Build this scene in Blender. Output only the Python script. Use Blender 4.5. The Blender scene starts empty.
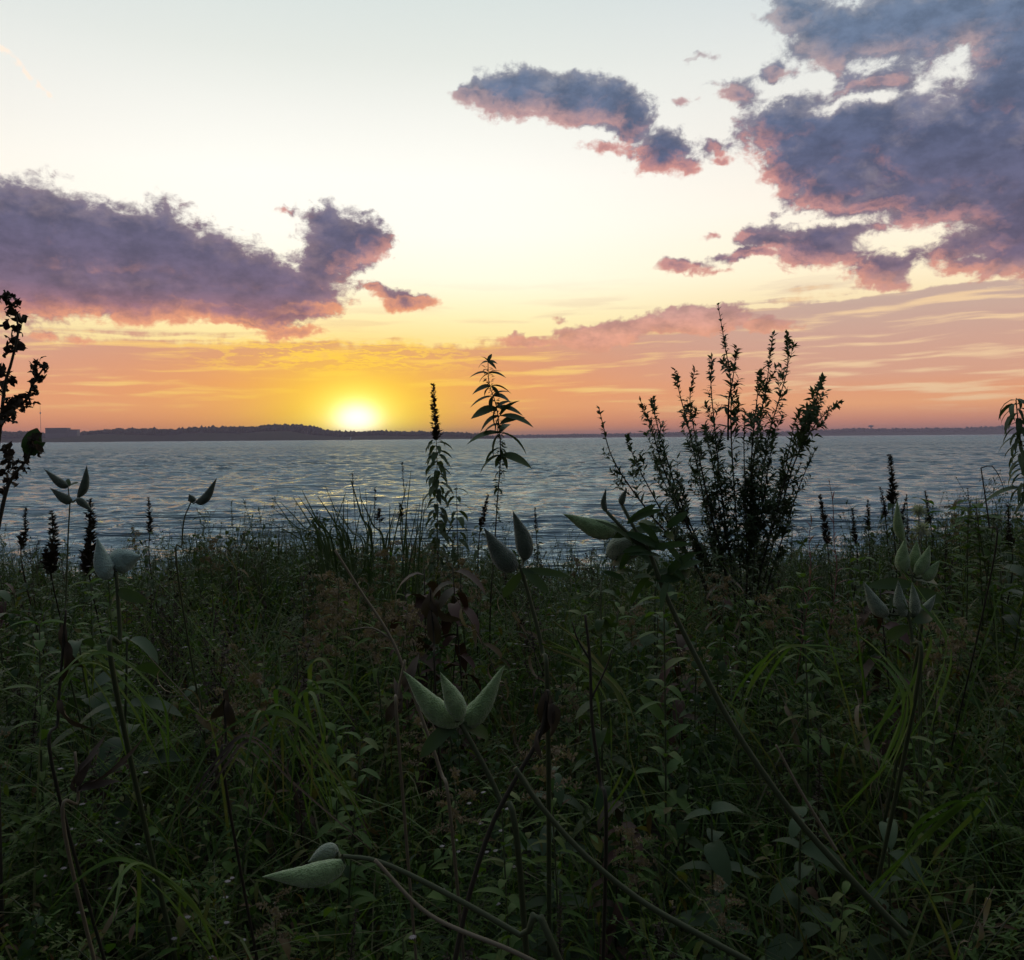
import bpy, math, random
import numpy as np
from mathutils import Vector, Matrix
C = bpy.context.scene.collection
R = math.radians
random.seed(7)
rng = np.random.default_rng(7)

# ------------------------------------------------------------------ camera
CAM = Vector((0, 0, 1.5)); FPX = 887.0
PITCH, ROLL = R(2.72), R(0.45)
fw = Vector((0, math.cos(PITCH), -math.sin(PITCH)))
rt0 = Vector((1, 0, 0)); up0 = rt0.cross(fw)
rt = rt0 * math.cos(ROLL) - up0 * math.sin(ROLL)
up = up0 * math.cos(ROLL) + rt0 * math.sin(ROLL)
cd = bpy.data.cameras.new('camera'); cam = bpy.data.objects.new('camera', cd); C.objects.link(cam)
cam.matrix_world = Matrix(((rt.x, up.x, -fw.x, CAM.x), (rt.y, up.y, -fw.y, CAM.y), (rt.z, up.z, -fw.z, CAM.z), (0, 0, 0, 1)))
cd.sensor_width = 36; cd.lens = FPX / 1024 * 36; cd.clip_start = 0.05; cd.clip_end = 60000
bpy.context.scene.camera = cam

def ray(px, py):
    return fw + rt * ((px - 512) / FPX) + up * ((480 - py) / FPX)
def at(px, py, Y):                       # a point seen in that direction at depth Y metres
    d = ray(px, py); return CAM + d * (Y / d.y)
def azel(px, py):
    d = ray(px, py).normalized()
    return math.degrees(math.atan2(d.x, d.y)), math.degrees(math.asin(d.z))
def lin(r, g, b):
    f = lambda c: c / 12.92 if c <= 0.04045 else ((c + 0.055) / 1.055) ** 2.4
    return (f(r / 255), f(g / 255), f(b / 255), 1.0)

# ------------------------------------------------------------------ view and world
sc = bpy.context.scene
sc.view_settings.view_transform = 'Standard'; sc.view_settings.look = 'None'
sc.view_settings.exposure = 0.16; sc.view_settings.gamma = 1
sc.cycles.max_bounces = 6; sc.cycles.transparent_max_bounces = 8; sc.cycles.volume_bounces = 0
W = bpy.data.worlds.new('World'); sc.world = W; W.use_nodes = True
W.cycles.sampling_method = 'MANUAL'; W.cycles.sample_map_resolution = 512
SUN_AZ, SUN_EL = azel(357, 421)

class V:
    """a socket (or number) in a node tree, with arithmetic"""
    nt = None
    def __init__(s, x): s.x = x
    def __add__(a, b): return mth('ADD', a, b)
    __radd__ = __add__
    def __sub__(a, b): return mth('SUBTRACT', a, b)
    def __rsub__(a, b): return mth('SUBTRACT', b, a)
    def __mul__(a, b): return mth('MULTIPLY', a, b)
    __rmul__ = __mul__
    def __truediv__(a, b): return mth('DIVIDE', a, b)
def put(sock, v):
    if isinstance(v, V): v = v.x
    if isinstance(v, bpy.types.NodeSocket): V.nt.links.new(v, sock)
    else: sock.default_value = v
def mth(op, a, b=None, c=None, clamp=False):
    n = V.nt.nodes.new('ShaderNodeMath'); n.operation = op; n.use_clamp = clamp
    put(n.inputs[0], a)
    if b is not None: put(n.inputs[1], b)
    if c is not None: put(n.inputs[2], c)
    return V(n.outputs[0])
def vm(op, a, b=None, c=None, out=0):
    n = V.nt.nodes.new('ShaderNodeVectorMath'); n.operation = op
    put(n.inputs[0], a)
    if b is not None: put(n.inputs[1], b)
    if c is not None: put(n.inputs[2], c)
    return V(n.outputs[out])
def comb(x, y, z=0.0):
    n = V.nt.nodes.new('ShaderNodeCombineXYZ'); put(n.inputs[0], x); put(n.inputs[1], y); put(n.inputs[2], z); return V(n.outputs[0])
def sep(v):
    n = V.nt.nodes.new('ShaderNodeSeparateXYZ'); put(n.inputs[0], v); return [V(o) for o in n.outputs]
def noise(vec, scale, detail=5, rough=0.55, dist=0.0, col=False):
    n = V.nt.nodes.new('ShaderNodeTexNoise'); put(n.inputs['Vector'], vec)
    n.inputs['Scale'].default_value = scale; n.inputs['Detail'].default_value = detail
    n.inputs['Roughness'].default_value = rough; n.inputs['Distortion'].default_value = dist
    return V(n.outputs[1 if col else 0])
def mix(f, a, b, mode='MIX'):
    n = V.nt.nodes.new('ShaderNodeMix'); n.data_type = 'RGBA'; n.blend_type = mode
    put(n.inputs[0], f); put(n.inputs[6], a); put(n.inputs[7], b); return V(n.outputs[2])
def sstep(v, lo, hi):
    n = V.nt.nodes.new('ShaderNodeMapRange'); n.interpolation_type = 'SMOOTHSTEP'
    put(n.inputs[0], v); put(n.inputs[1], lo); put(n.inputs[2], hi); n.inputs[3].default_value = 0; n.inputs[4].default_value = 1
    return V(n.outputs[0])
def ramp(v, lo, hi, stops, interp='LINEAR'):
    f = mth('DIVIDE', mth('SUBTRACT', v, lo), hi - lo, clamp=True)
    n = V.nt.nodes.new('ShaderNodeValToRGB'); put(n.inputs[0], f); cr = n.color_ramp; cr.interpolation = interp
    while len(cr.elements) < len(stops): cr.elements.new(0.5)
    for e, (p, c) in zip(cr.elements, sorted(stops, key=lambda s: s[0])):
        e.position = (p - lo) / (hi - lo); e.color = c
    return V(n.outputs[0])

K = 15.48   # sky units: one unit is 1/15.48 degree
def sk(px, py):
    a, e = azel(px, py); return a * K, e * K

# cumulus blobs: (centre, radii) measured on the sky
BL = [(30,250,75,68),(95,248,80,52),(150,252,60,52),(60,295,110,26),(190,265,60,44),(240,280,60,40),(150,300,150,24),(290,285,60,28),
      (330,250,42,40),(366,240,30,26),(322,218,22,14),(292,212,20,7),(230,309,110,15),(300,306,55,13),
      (405,298,40,11),(372,290,25,8),(290,330,40,9),(250,322,60,5),(84,343,22,5),(45,338,20,7),
      (515,94,56,26),(478,97,36,12),(572,100,48,28),(612,104,44,26),(632,120,26,26),(660,153,34,22),(690,164,24,12),(604,146,30,8),(716,150,24,7),(728,160,14,4),
      (680,103,16,6),(705,57,16,4),(716,90,16,4),
      (800,15,38,20),(850,35,70,30),(930,25,110,42),(1010,40,90,60),(880,70,50,20),(1010,95,70,40),
      (740,96,28,14),(775,75,24,12),(790,128,56,30),(850,140,90,46),(950,160,120,66),(1040,180,90,80),(800,165,40,26),(830,185,50,26),
      (900,205,70,32),(960,225,80,38),(1030,235,60,40),(1000,262,50,12),
      (775,238,44,14),(820,246,62,24),(870,250,45,24),(880,272,40,18),(750,256,40,8),(905,252,30,14),(900,283,22,9),
      (680,269,28,8),(716,271,16,5),(712,236,12,5),(775,216,6,4),
      (700,318,60,15),(660,326,60,12),(600,335,55,15),(560,319,14,5),(760,322,40,9),(530,342,40,8)]
HO = [(292,240,17,16),(943,68,24,12),(865,100,44,6),(902,241,44,14),(826,223,46,7),(866,67,22,6)]      # clear gaps

def cloud_group():
    g = bpy.data.node_groups.new('cloud_field', 'ShaderNodeTree')
    g.interface.new_socket('P', in_out='INPUT', socket_type='NodeSocketVector')
    g.interface.new_socket('D', in_out='OUTPUT', socket_type='NodeSocketFloat')
    old, V.nt = V.nt, g
    gi = g.nodes.new('NodeGroupInput'); go = g.nodes.new('NodeGroupOutput')
    P = V(gi.outputs[0])
    wv = vm('MULTIPLY_ADD', noise(P, 0.022, 2, 0.5, col=True), (34, 22, 0), (-17, -11, 0))
    wv2 = vm('MULTIPLY_ADD', noise(P, 0.10, 3, 0.6, col=True), (20, 13, 0), (-10, -6.5, 0))
    Pw = vm('ADD', vm('ADD', P, wv), wv2)
    def field(lst):
        m = None
        for (x, y, rx, ry) in lst:
            cx, cy = sk(x, y)
            L = vm('LENGTH', vm('MULTIPLY_ADD', Pw, (1 / rx, 1 / ry, 0), (-cx / rx, -cy / ry, 0)), out=1)
            L = (L - 1.0) * min(1.0, (rx * ry) ** 0.5 / 30)
            m = L if m is None else mth('SMOOTH_MIN', m, L, 0.22)
        return m
    d = 0.0 - field(BL)
    h = field(HO)
    d = mth('MINIMUM', d, h * 0.55 + 0.22)
    Ps = vm('MULTIPLY', P, (1, 1.5, 0))
    n1 = noise(Ps, 0.05, 8, 0.66, 0.3)
    n2 = noise(Ps, 0.018, 3, 0.5)
    D = d + (n1 - 0.5) * 0.95 + (n2 - 0.5) * 0.5 - 0.01
    V.nt.links.new(D.x, go.inputs[0]); V.nt = old
    return g

def make_world():
    nt = W.node_tree; nt.nodes.clear(); V.nt = nt
    out = nt.nodes.new('ShaderNodeOutputWorld'); bg = nt.nodes.new('ShaderNodeBackground')
    tc = nt.nodes.new('ShaderNodeTexCoord'); D = V(tc.outputs['Generated'])
    x, y, z = sep(vm('NORMALIZE', D))
    el = mth('DEGREES', mth('ARCSINE', z)); az = mth('DEGREES', mth('ARCTAN2', x, y))
    P = comb(az * K, el * K)
    daz = mth('ABSOLUTE', az - SUN_AZ)
    pe = lambda yy: azel(512, yy)[1]
    # clear air, towards the sun / to its side
    A = [(pe(437), lin(236,136,92)), (pe(424), lin(240,150,96)), (pe(400), lin(243,170,102)), (pe(372), lin(248,205,128)), (pe(345), lin(253,232,160)), (pe(318), lin(255,243,190)),
         (pe(280), lin(255,250,226)), (pe(235), lin(255,251,238)), (pe(180), lin(251,249,240)), (pe(120), lin(238,238,231)), (pe(60), lin(222,226,220)), (pe(0), lin(211,219,216)),
         (34, lin(202,212,215)), (50, lin(202,213,220)), (90, lin(150,167,186))]
    B = [(pe(437), lin(205,122,112)), (pe(418), lin(222,142,112)), (pe(398), lin(234,170,118)), (pe(380), lin(226,176,132)), (pe(345), lin(232,196,150)), (pe(310), lin(244,222,178)),
         (pe(280), lin(252,238,206)), (pe(220), lin(248,239,224)), (pe(150), lin(234,230,222)), (pe(80), lin(224,226,222)), (pe(0), lin(206,214,216)),
         (34, lin(196,206,212)), (50, lin(198,210,218)), (90, lin(150,167,186))]
    BK = [(-2, lin(64,64,84)), (6, lin(84,80,100)), (20, lin(74,84,106)), (50, lin(112,128,152)), (90, lin(150,167,186))]
    ca = ramp(el, -2, 90, A); cb = ramp(el, -2, 90, B); ck = ramp(el, -2, 90, BK)
    f1 = sstep(daz, 5, 32)
    clear = mix(f1, ca, cb)
    # long thin stratus streaks
    wz = noise(comb(az * 0.10, el * 0.25), 1.0, 3, 0.5)
    sv = comb(az * 0.13, el * 1.55 + az * -0.02 + wz * 1.6)
    st = noise(sv, 1.0, 5, 0.5)
    low = sstep(el, 10.8, 6.5) * sstep(el, 1.0, 3.0)
    clear = mix(sstep(st, 0.50, 0.66) * low * (0.25 + f1 * 0.45), clear, mix(f1, lin(205,160,140), lin(186,152,146)))
    # hazy stratus bank low over the water; its upper edge is uneven
    edge = 6.2 + sstep(az, -4, 22) * 2.5 + (noise(comb(az * 0.16, 0.0), 1.0, 4, 0.6) - 0.5) * 2.2 + (noise(comb(az * 1.2, el * 1.0), 1.0, 4, 0.6) - 0.5) * 1.1
    bank = sstep(edge - el + (st - 0.5) * 3.2 * sstep(el, 4.5, 7), 0.0, 0.5) * 0.94
    bc = ramp(el, -1, 9, [(-1, lin(218,134,100)), (pe(425), lin(234,146,100)), (pe(405), lin(236,160,112)), (pe(385), lin(232,152,108)), (pe(365), lin(218,146,118)), (pe(345), lin(206,146,128)), (pe(310), lin(196,150,142))])
    bd = ramp(el, -1, 9, [(-1, lin(200,132,114)), (pe(425), lin(214,142,114)), (pe(408), lin(236,168,118)), (pe(395), lin(226,158,118)), (pe(380), lin(214,160,134)), (pe(345), lin(202,160,144)), (pe(310), lin(192,164,152))])
    bcol = mix(f1, bc, bd)
    st2 = noise(comb(az * 0.10, el * 1.3 + az * -0.03 + wz * 1.2), 1.3, 5, 0.5)
    bcol = mix(sstep(st2, 0.50, 0.66) * sstep(el, 0.8, 2.5) * 0.85, bcol, mix(f1, lin(250,205,110), lin(240,205,160)))
    base = mix(bank, clear, bcol)
    # lit ragged lines under the bank's edge close to the sun
    sx, sy = SUN_AZ, SUN_EL
    ln = noise(comb(az * 0.28, el * 1.9 + (noise(comb(az, el * 2), 1.2, 3, 0.5)) * 0.8), 1.0, 5, 0.6)
    lmask = sstep(mth('ABSOLUTE', ln - 0.5), 0.055, 0.012) * sstep(mth('ABSOLUTE', el - pe(356)), 1.5, 0.3) * sstep(mth('ABSOLUTE', az - (sx - 1)), 12, 3)
    base = mix(lmask * 0.8, base, lin(255,214,92))
    # the glow round the sun
    def lob(wx, wy, p=2.0):
        r = vm('LENGTH', comb((az - sx) / wx, (el - sy) / wy), out=1)
        return mth('EXPONENT', 0.0 - mth('POWER', r, p))
    base = mix(lob(9.5, 4.6, 1.7) * 0.85, base, (1.0, 0.50, 0.03, 1))
    base = mix(lob(4.8, 3.1, 1.9) * 0.97, base, (1.12, 0.78, 0.01, 1))
    base = mix(lob(2.4, 1.8, 2.2), base, (1.6, 1.3, 0.25, 1))
    base = mix(lob(1.3, 1.0, 2.4), base, (2.2, 2.0, 1.3, 1))
    # cumulus
    g = cloud_group()
    def cg(p):
        n = nt.nodes.new('ShaderNodeGroup'); n.node_tree = g; put(n.inputs[0], p); return V(n.outputs[0])
    d0 = cg(P); tosun = vm('NORMALIZE', comb((sx * K - az * K) * 0.55, sy * K - el * K - 40))
    d1 = cg(vm('ADD', P, vm('SCALE', tosun, None) if False else vm('MULTIPLY', tosun, (15, 15, 0))))
    vis = sstep(el, 34, 28) * sstep(mth('ABSOLUTE', az), 52, 40)
    alpha = sstep(d0, -0.02, 0.28) * vis
    thick = sstep(d0, 0.03, 0.62)
    lit = sstep(d0 - d1, 0.10, 0.42) * sstep(d0, 0.95, 0.12) * (1.0 - sstep(el, 9.6, 8.4) * sstep(az, -3, 2) * 0.7)
    litw = sstep(el, 16, 3)     # near the horizon the undersides go golden
    body = ramp(el, 0, 28, [(4, lin(176,122,118)), (7.5, lin(148,106,118)), (9, lin(106,90,114)), (11, lin(90,84,112)), (13, lin(84,84,112)), (17, lin(78,88,118)), (23, lin(94,112,138)), (28, lin(114,130,146))])
    body = mix(sstep(az, -3, 2) * sstep(el, 10.0, 8.6), body, mix(sstep(el, 6, 9), lin(208,152,130), lin(178,142,140)))
    body2 = mix(sstep(noise(vm('MULTIPLY', P, (1, 1.6, 0)), 0.03, 6, 0.65), 0.3, 0.7), vm('MULTIPLY', body, (0.74, 0.75, 0.78)), vm('MULTIPLY', body, (1.28, 1.23, 1.22)))
    rim = ramp(el, 0, 28, [(4, lin(236,172,130)), (8, lin(240,158,118)), (11, lin(212,150,142)), (17, lin(216,146,134)), (22, lin(178,160,162)), (28, lin(180,176,176))])
    rim = mix(lob(9, 7, 1.6) * 0.6, rim, lin(255,170,90))
    side = sstep(d0 - d1, -0.25, 0.35)
    topc = ramp(el, 0, 28, [(5, lin(205,150,135)), (9, lin(160,125,132)), (14, lin(158,142,148)), (28, lin(172,174,178))])
    cc = mix((1.0 - thick) * 0.6, body2, mix(side, topc, mix(0.55, rim, topc)))
    cc = mix(lit * 0.8, cc, rim)
    base = mix(alpha * 0.97, base, cc)
    # a short contrail catching the last light
    p0 = sk(0, 46); p1 = sk(56, 103)
    ux, uy = p1[0] - p0[0], p1[1] - p0[1]; LL = math.hypot(ux, uy); ux /= LL; uy /= LL
    t = (az * K - p0[0]) * ux + (el * K - p0[1]) * uy
    s = (az * K - p0[0]) * -uy + (el * K - p0[1]) * ux
    s = s + (noise(comb(az, el), 0.9, 3, 0.6) - 0.5) * 7
    cm = sstep(mth('ABSOLUTE', s), 3.4, 0.4) * sstep(t, -60, 0) * sstep(t, LL + 3, LL - 6) * sstep(noise(comb(az, el), 1.6, 2), 0.38, 0.55)
    base = mix(cm * 0.8, base, lin(255,232,212))
    # the half of the sky behind the viewer is already dusk blue; blend in a physical sky there
    sky = nt.nodes.new('ShaderNodeTexSky'); sky.sky_type = 'NISHITA'; sky.sun_disc = False
    sky.sun_elevation = R(max(SUN_EL, 0.8)); sky.sun_rotation = R(SUN_AZ); sky.altitude = 100; sky.air_density = 1.0; sky.dust_density = 2.0
    nsk = vm('MULTIPLY', V(sky.outputs[0]), (0.05, 0.05, 0.05))
    back = vm('ADD', vm('MULTIPLY', ck, (0.6, 0.6, 0.6)), nsk)
    fb = sstep(mth('ABSOLUTE', az), 50, 110)
    base = mix(fb, base, back)
    base = mix(sstep(el, 0.0, -1.5), base, lin(120,100,104))
    put(bg.inputs[0], base); bg.inputs[1].default_value = 1.0
    nt.links.new(bg.outputs[0], out.inputs[0])
make_world()

sl = bpy.data.lights.new('sun', 'SUN'); so = bpy.data.objects.new('sun', sl); C.objects.link(so)
sl.energy = 0.015; sl.angle = R(5); sl.color = (1.0, 0.55, 0.25)
so.location = (0, 0, 60)
sd = Vector((math.sin(R(SUN_AZ)) * math.cos(R(1.2)), math.cos(R(SUN_AZ)) * math.cos(R(1.2)), math.sin(R(1.2))))
so.rotation_euler = sd.to_track_quat('Z', 'Y').to_euler()

# ------------------------------------------------------------------ helpers for geometry and records
def rec(o, label=None, cat=None, group=None, kind=None):
    if label: o['label'] = label
    if cat: o['category'] = cat
    if group: o['group'] = group
    if kind: o['kind'] = kind
    return o
def empty(name, loc, label=None, cat=None, group=None):
    o = bpy.data.objects.new(name, None); C.objects.link(o); o.location = loc; o.empty_display_size = 0.1
    return rec(o, label, cat, group)

class Buf:
    """collects vertices and faces in world (or template) space; build() links them as one mesh"""
    def __init__(s): s.v = []; s.f3 = []; s.f4 = []; s.n = 0
    def add(s, v, quads=None, tris=None):
        v = np.asarray(v, dtype=np.float64).reshape(-1, 3)
        if quads is not None and len(quads): s.f4.append(np.asarray(quads, dtype=np.int64).reshape(-1, 4) + s.n)
        if tris is not None and len(tris): s.f3.append(np.asarray(tris, dtype=np.int64).reshape(-1, 3) + s.n)
        s.v.append(v); s.n += len(v)
    def build(s, name, mat, parent=None, origin=None, smooth=True):
        V_ = np.concatenate(s.v) if s.v else np.zeros((0, 3))
        if origin is None and parent is not None:
            origin = parent.location if parent.parent is None else parent.parent.location
        if origin is not None: V_ = V_ - np.array(origin)
        f4 = np.concatenate(s.f4) if s.f4 else np.zeros((0, 4), int); f3 = np.concatenate(s.f3) if s.f3 else np.zeros((0, 3), int)
        me = bpy.data.meshes.new(name)
        me.vertices.add(len(V_)); me.vertices.foreach_set('co', V_.astype(np.float32).ravel())
        loops = np.concatenate([f4.ravel(), f3.ravel()])
        me.loops.add(len(loops)); me.loops.foreach_set('vertex_index', loops.astype(np.int32))
        tot = np.concatenate([np.full(len(f4), 4), np.full(len(f3), 3)])
        me.polygons.add(len(tot)); me.polygons.foreach_set('loop_start', (np.cumsum(tot) - tot).astype(np.int32))
        me.polygons.foreach_set('loop_total', tot.astype(np.int32))
        me.polygons.foreach_set('use_smooth', np.full(len(tot), smooth))
        me.update(calc_edges=True); me.materials.append(mat)
        o = bpy.data.objects.new(name, me); C.objects.link(o)
        if parent is not None: o.parent = parent
        elif origin is not None: o.location = origin
        return o

def unit(a):
    a = np.asarray(a, float); n = np.linalg.norm(a, axis=-1, keepdims=True); return a / np.maximum(n, 1e-9)
SH = {'lance': (0.75, 0.95), 'oval': (0.55, 0.6), 'blade': (0.25, 0.7), 'needle': (0.3, 0.5)}
def leaves(buf, base, d, nrm, L, Wd, curl=0.3, fold=0.25, segs=3, shape='lance', wav=0.0):
    """many leaves at once: base, direction, upper-face normal, length, half-width; each a folded, curling strip"""
    base = np.atleast_2d(np.asarray(base, float)); N = len(base)
    d = unit(np.broadcast_to(np.asarray(d, float), (N, 3))); nrm = np.broadcast_to(np.asarray(nrm, float), (N, 3))
    side = unit(np.cross(d, nrm)); nrm = unit(np.cross(side, d))
    L = np.broadcast_to(np.asarray(L, float), (N,)); Wd = np.broadcast_to(np.asarray(Wd, float), (N,))
    curl = np.broadcast_to(np.asarray(curl, float), (N,)); fold = np.broadcast_to(np.asarray(fold, float), (N,))
    a, b = SH[shape]; ts = np.linspace(0, 1, segs + 1)
    prof = (ts ** a) * ((1 - ts) ** b); tt = np.linspace(0.01, .99, 50); prof = prof / ((tt ** a) * ((1 - tt) ** b)).max()
    prof[0] = 0.12; prof[-1] = 0.03
    P = np.zeros((N, segs + 1, 3, 3))
    ph = rng.uniform(0, 6.28, N)
    for i, t in enumerate(ts):
        ang = curl * t
        c = base + d * (L * t * np.cos(ang * 0.7))[:, None] - nrm * (L * t * np.sin(ang))[:, None]
        w = (Wd * prof[i])[:, None]
        z = nrm * (w * fold[:, None])
        wv = nrm * (Wd * wav * np.sin(ph + t * 9))[:, None] if wav else 0
        P[:, i, 0] = c - side * w + z + wv; P[:, i, 1] = c; P[:, i, 2] = c + side * w + z - (wv if wav else 0)
    k = 3 * (segs + 1); q = []
    for i in range(segs):
        for j in (0, 1): q.append((3 * i + j, 3 * i + j + 1, 3 * i + 3 + j + 1, 3 * i + 3 + j))
    q = np.array(q)[None] + (np.arange(N) * k)[:, None, None]
    buf.add(P.reshape(-1, 3), quads=q.reshape(-1, 4))

def smooth_path(pts, n=16):
    """Catmull-Rom through the points"""
    P = np.array([tuple(p) for p in pts], float)
    if len(P) < 3:
        t = np.linspace(0, 1, n)[:, None]; return P[0] * (1 - t) + P[-1] * t
    Q = np.vstack([2 * P[0] - P[1], P, 2 * P[-1] - P[-2]]); out = []
    m = len(P) - 1; per = max(2, n // m)
    for i in range(m):
        p0, p1, p2, p3 = Q[i:i + 4]
        for t in np.linspace(0, 1, per, endpoint=False):
            out.append(0.5 * ((2 * p1) + (p2 - p0) * t + (2 * p0 - 5 * p1 + 4 * p2 - p3) * t * t + (3 * p1 - p0 - 3 * p2 + p3) * t ** 3))
    out.append(P[-1]); return np.array(out)
def tube(buf, path, r0, r1, k=6, prof=None, squash=1.0, cap=True):
    path = np.asarray(path, float); n = len(path)
    T = unit(np.gradient(path, axis=0)); ref = np.array([0.3, 0.9, 0.1]) if abs(T[0][1]) < 0.8 else np.array([1.0, 0, 0.1])
    vs = []; a = np.arange(k) * 2 * np.pi / k
    U = unit(np.cross(T[0], ref))
    for i in range(n):
        U = unit(U - T[i] * np.dot(U, T[i])); Bv = np.cross(T[i], U)
        r = (r0 + (r1 - r0) * i / (n - 1)) if prof is None else prof[i]
        vs.append(path[i] + (np.cos(a)[:, None] * U + np.sin(a)[:, None] * Bv * squash) * r)
    q = [(i * k + j, i * k + (j + 1) % k, (i + 1) * k + (j + 1) % k, (i + 1) * k + j) for i in range(n - 1) for j in range(k)]
    V_ = np.concatenate(vs); tr = None
    if cap:
        V_ = np.vstack([V_, path[-1]]); tr = [((n - 1) * k + j, (n - 1) * k + (j + 1) % k, n * k) for j in range(k)]
    buf.add(V_, quads=q, tris=tr)
def along(path, t):
    path = np.asarray(path); seg = np.linalg.norm(np.diff(path, axis=0), axis=1); s = np.concatenate([[0], np.cumsum(seg)]); s /= s[-1]
    t = np.atleast_1d(t); P = np.stack([np.interp(t, s, path[:, i]) for i in range(3)], 1)
    e = 0.02; Q = np.stack([np.interp(np.minimum(t + e, 1), s, path[:, i]) - np.interp(np.maximum(t - e, 0), s, path[:, i]) for i in range(3)], 1)
    return P, unit(Q)
def around(T, phi):
    """unit vectors square to T at angle phi"""
    ref = np.tile([0.0, 1.0, 0.02], (len(T), 1)); U = unit(np.cross(T, ref)); B_ = np.cross(T, U)
    return np.cos(phi)[:, None] * U + np.sin(phi)[:, None] * B_
UP = np.array([0, 0, 1.0])

# ------------------------------------------------------------------ materials
def newmat(name):
    m = bpy.data.materials.new(name); m.use_nodes = True; nt = m.node_tree; nt.nodes.clear(); V.nt = nt
    out = nt.nodes.new('ShaderNodeOutputMaterial'); return m, nt, out
def leaf_mat(name, cols, trans=0.35, rough=0.6, scale=30.0, spec=0.18):
    """cols: linear base colours picked per leaf, with blotches"""
    m, nt, out = newmat(name)
    gi = nt.nodes.new('ShaderNodeNewGeometry'); rnd = V(gi.outputs['Random Per Island'])
    oi = nt.nodes.new('ShaderNodeObjectInfo'); rnd2 = V(oi.outputs['Random'])
    n = nt.nodes.new('ShaderNodeValToRGB'); n.color_ramp.interpolation = 'LINEAR'; cr = n.color_ramp
    while len(cr.elements) < len(cols): cr.elements.new(0.5)
    for i, c in enumerate(cols): cr.elements[i].position = i / max(1, len(cols) - 1); cr.elements[i].color = (*c, 1)
    nz = noise(V(gi.outputs['Position']), scale, 3, 0.6)
    patch = noise(V(gi.outputs['Position']), 1.6, 3, 0.6)
    put(n.inputs[0], mth('ADD', rnd * 0.7 + 0.15, (nz - 0.5) * 0.4 + (rnd2 - 0.5) * 0.3 + (patch - 0.5) * 2.0, clamp=True))
    col = mix((nz - 0.3) * 0.8, V(n.outputs[0]), vm('MULTIPLY', V(n.outputs[0]), (0.55, 0.5, 0.45)))
    p = nt.nodes.new('ShaderNodeBsdfPrincipled'); put(p.inputs['Base Color'], col); p.inputs['Roughness'].default_value = rough
    p.inputs['Specular IOR Level'].default_value = spec
    if trans > 0:
        t = nt.nodes.new('ShaderNodeBsdfTranslucent'); put(t.inputs[0], vm('MULTIPLY', col, (1.1, 1.2, 0.5)))
        ms = nt.nodes.new('ShaderNodeMixShader'); ms.inputs[0].default_value = trans
        nt.links.new(p.outputs[0], ms.inputs[1]); nt.links.new(t.outputs[0], ms.inputs[2]); nt.links.new(ms.outputs[0], out.inputs[0])
    else: nt.links.new(p.outputs[0], out.inputs[0])
    return m
G = {}
G['green'] = leaf_mat('leaf_green', [(0.036,0.075,0.014), (0.065,0.13,0.020), (0.11,0.165,0.028), (0.11,0.12,0.04)], 0.42)
G['dark'] = leaf_mat('leaf_dark_green', [(0.024,0.050,0.016), (0.040,0.075,0.022), (0.06,0.085,0.03)], 0.28)
G['sil'] = leaf_mat('leaf_grey_green', [(0.045,0.07,0.03), (0.08,0.115,0.05), (0.06,0.08,0.045)], 0.15)
G['bright'] = leaf_mat('leaf_yellow_green', [(0.06,0.12,0.025), (0.09,0.15,0.035), (0.12,0.14,0.04)], 0.38)
G['brown'] = leaf_mat('dry_brown', [(0.05,0.036,0.027), (0.085,0.062,0.045), (0.13,0.10,0.075)], 0.04, 0.8)
G['tan'] = leaf_mat('dry_tan', [(0.16,0.12,0.08), (0.24,0.18,0.12), (0.30,0.24,0.17)], 0.2, 0.7)
G['red'] = leaf_mat('red_brown', [(0.06,0.025,0.02), (0.08,0.04,0.03), (0.06,0.05,0.03)], 0.1, 0.6)
G['mix'] = leaf_mat('ground_leaves', [(0.016,0.034,0.012), (0.030,0.062,0.016), (0.055,0.11,0.020), (0.09,0.15,0.028), (0.12,0.11,0.035), (0.10,0.055,0.03)], 0.35)
G['grass'] = leaf_mat('grass_blades', [(0.035,0.070,0.016), (0.06,0.11,0.024), (0.08,0.13,0.030), (0.12,0.11,0.055), (0.05,0.09,0.025)], 0.42)
G['stem'] = leaf_mat('stem_green', [(0.05,0.065,0.03), (0.08,0.09,0.045)], 0.0, 0.6)
G['stemdark'] = leaf_mat('stem_dark', [(0.03,0.03,0.02), (0.05,0.04,0.028)], 0.0, 0.7)
G['stemtan'] = leaf_mat('stem_straw', [(0.16,0.13,0.085), (0.22,0.18,0.12)], 0.0, 0.7)
G['seed'] = leaf_mat('seed_heads', [(0.035,0.025,0.018), (0.06,0.045,0.03)], 0.05, 0.8)
G['pink'] = leaf_mat('pink_spikes', [(0.20,0.09,0.10), (0.26,0.13,0.13)], 0.3, 0.7)
G['white'] = leaf_mat('white_petals', [(0.25,0.22,0.21), (0.40,0.36,0.36), (0.3,0.24,0.23)], 0.3, 0.8)
G['mleaf'] = leaf_mat('milkweed_leaf', [(0.045,0.075,0.035), (0.06,0.095,0.04)], 0.25, 0.55, 14)
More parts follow.
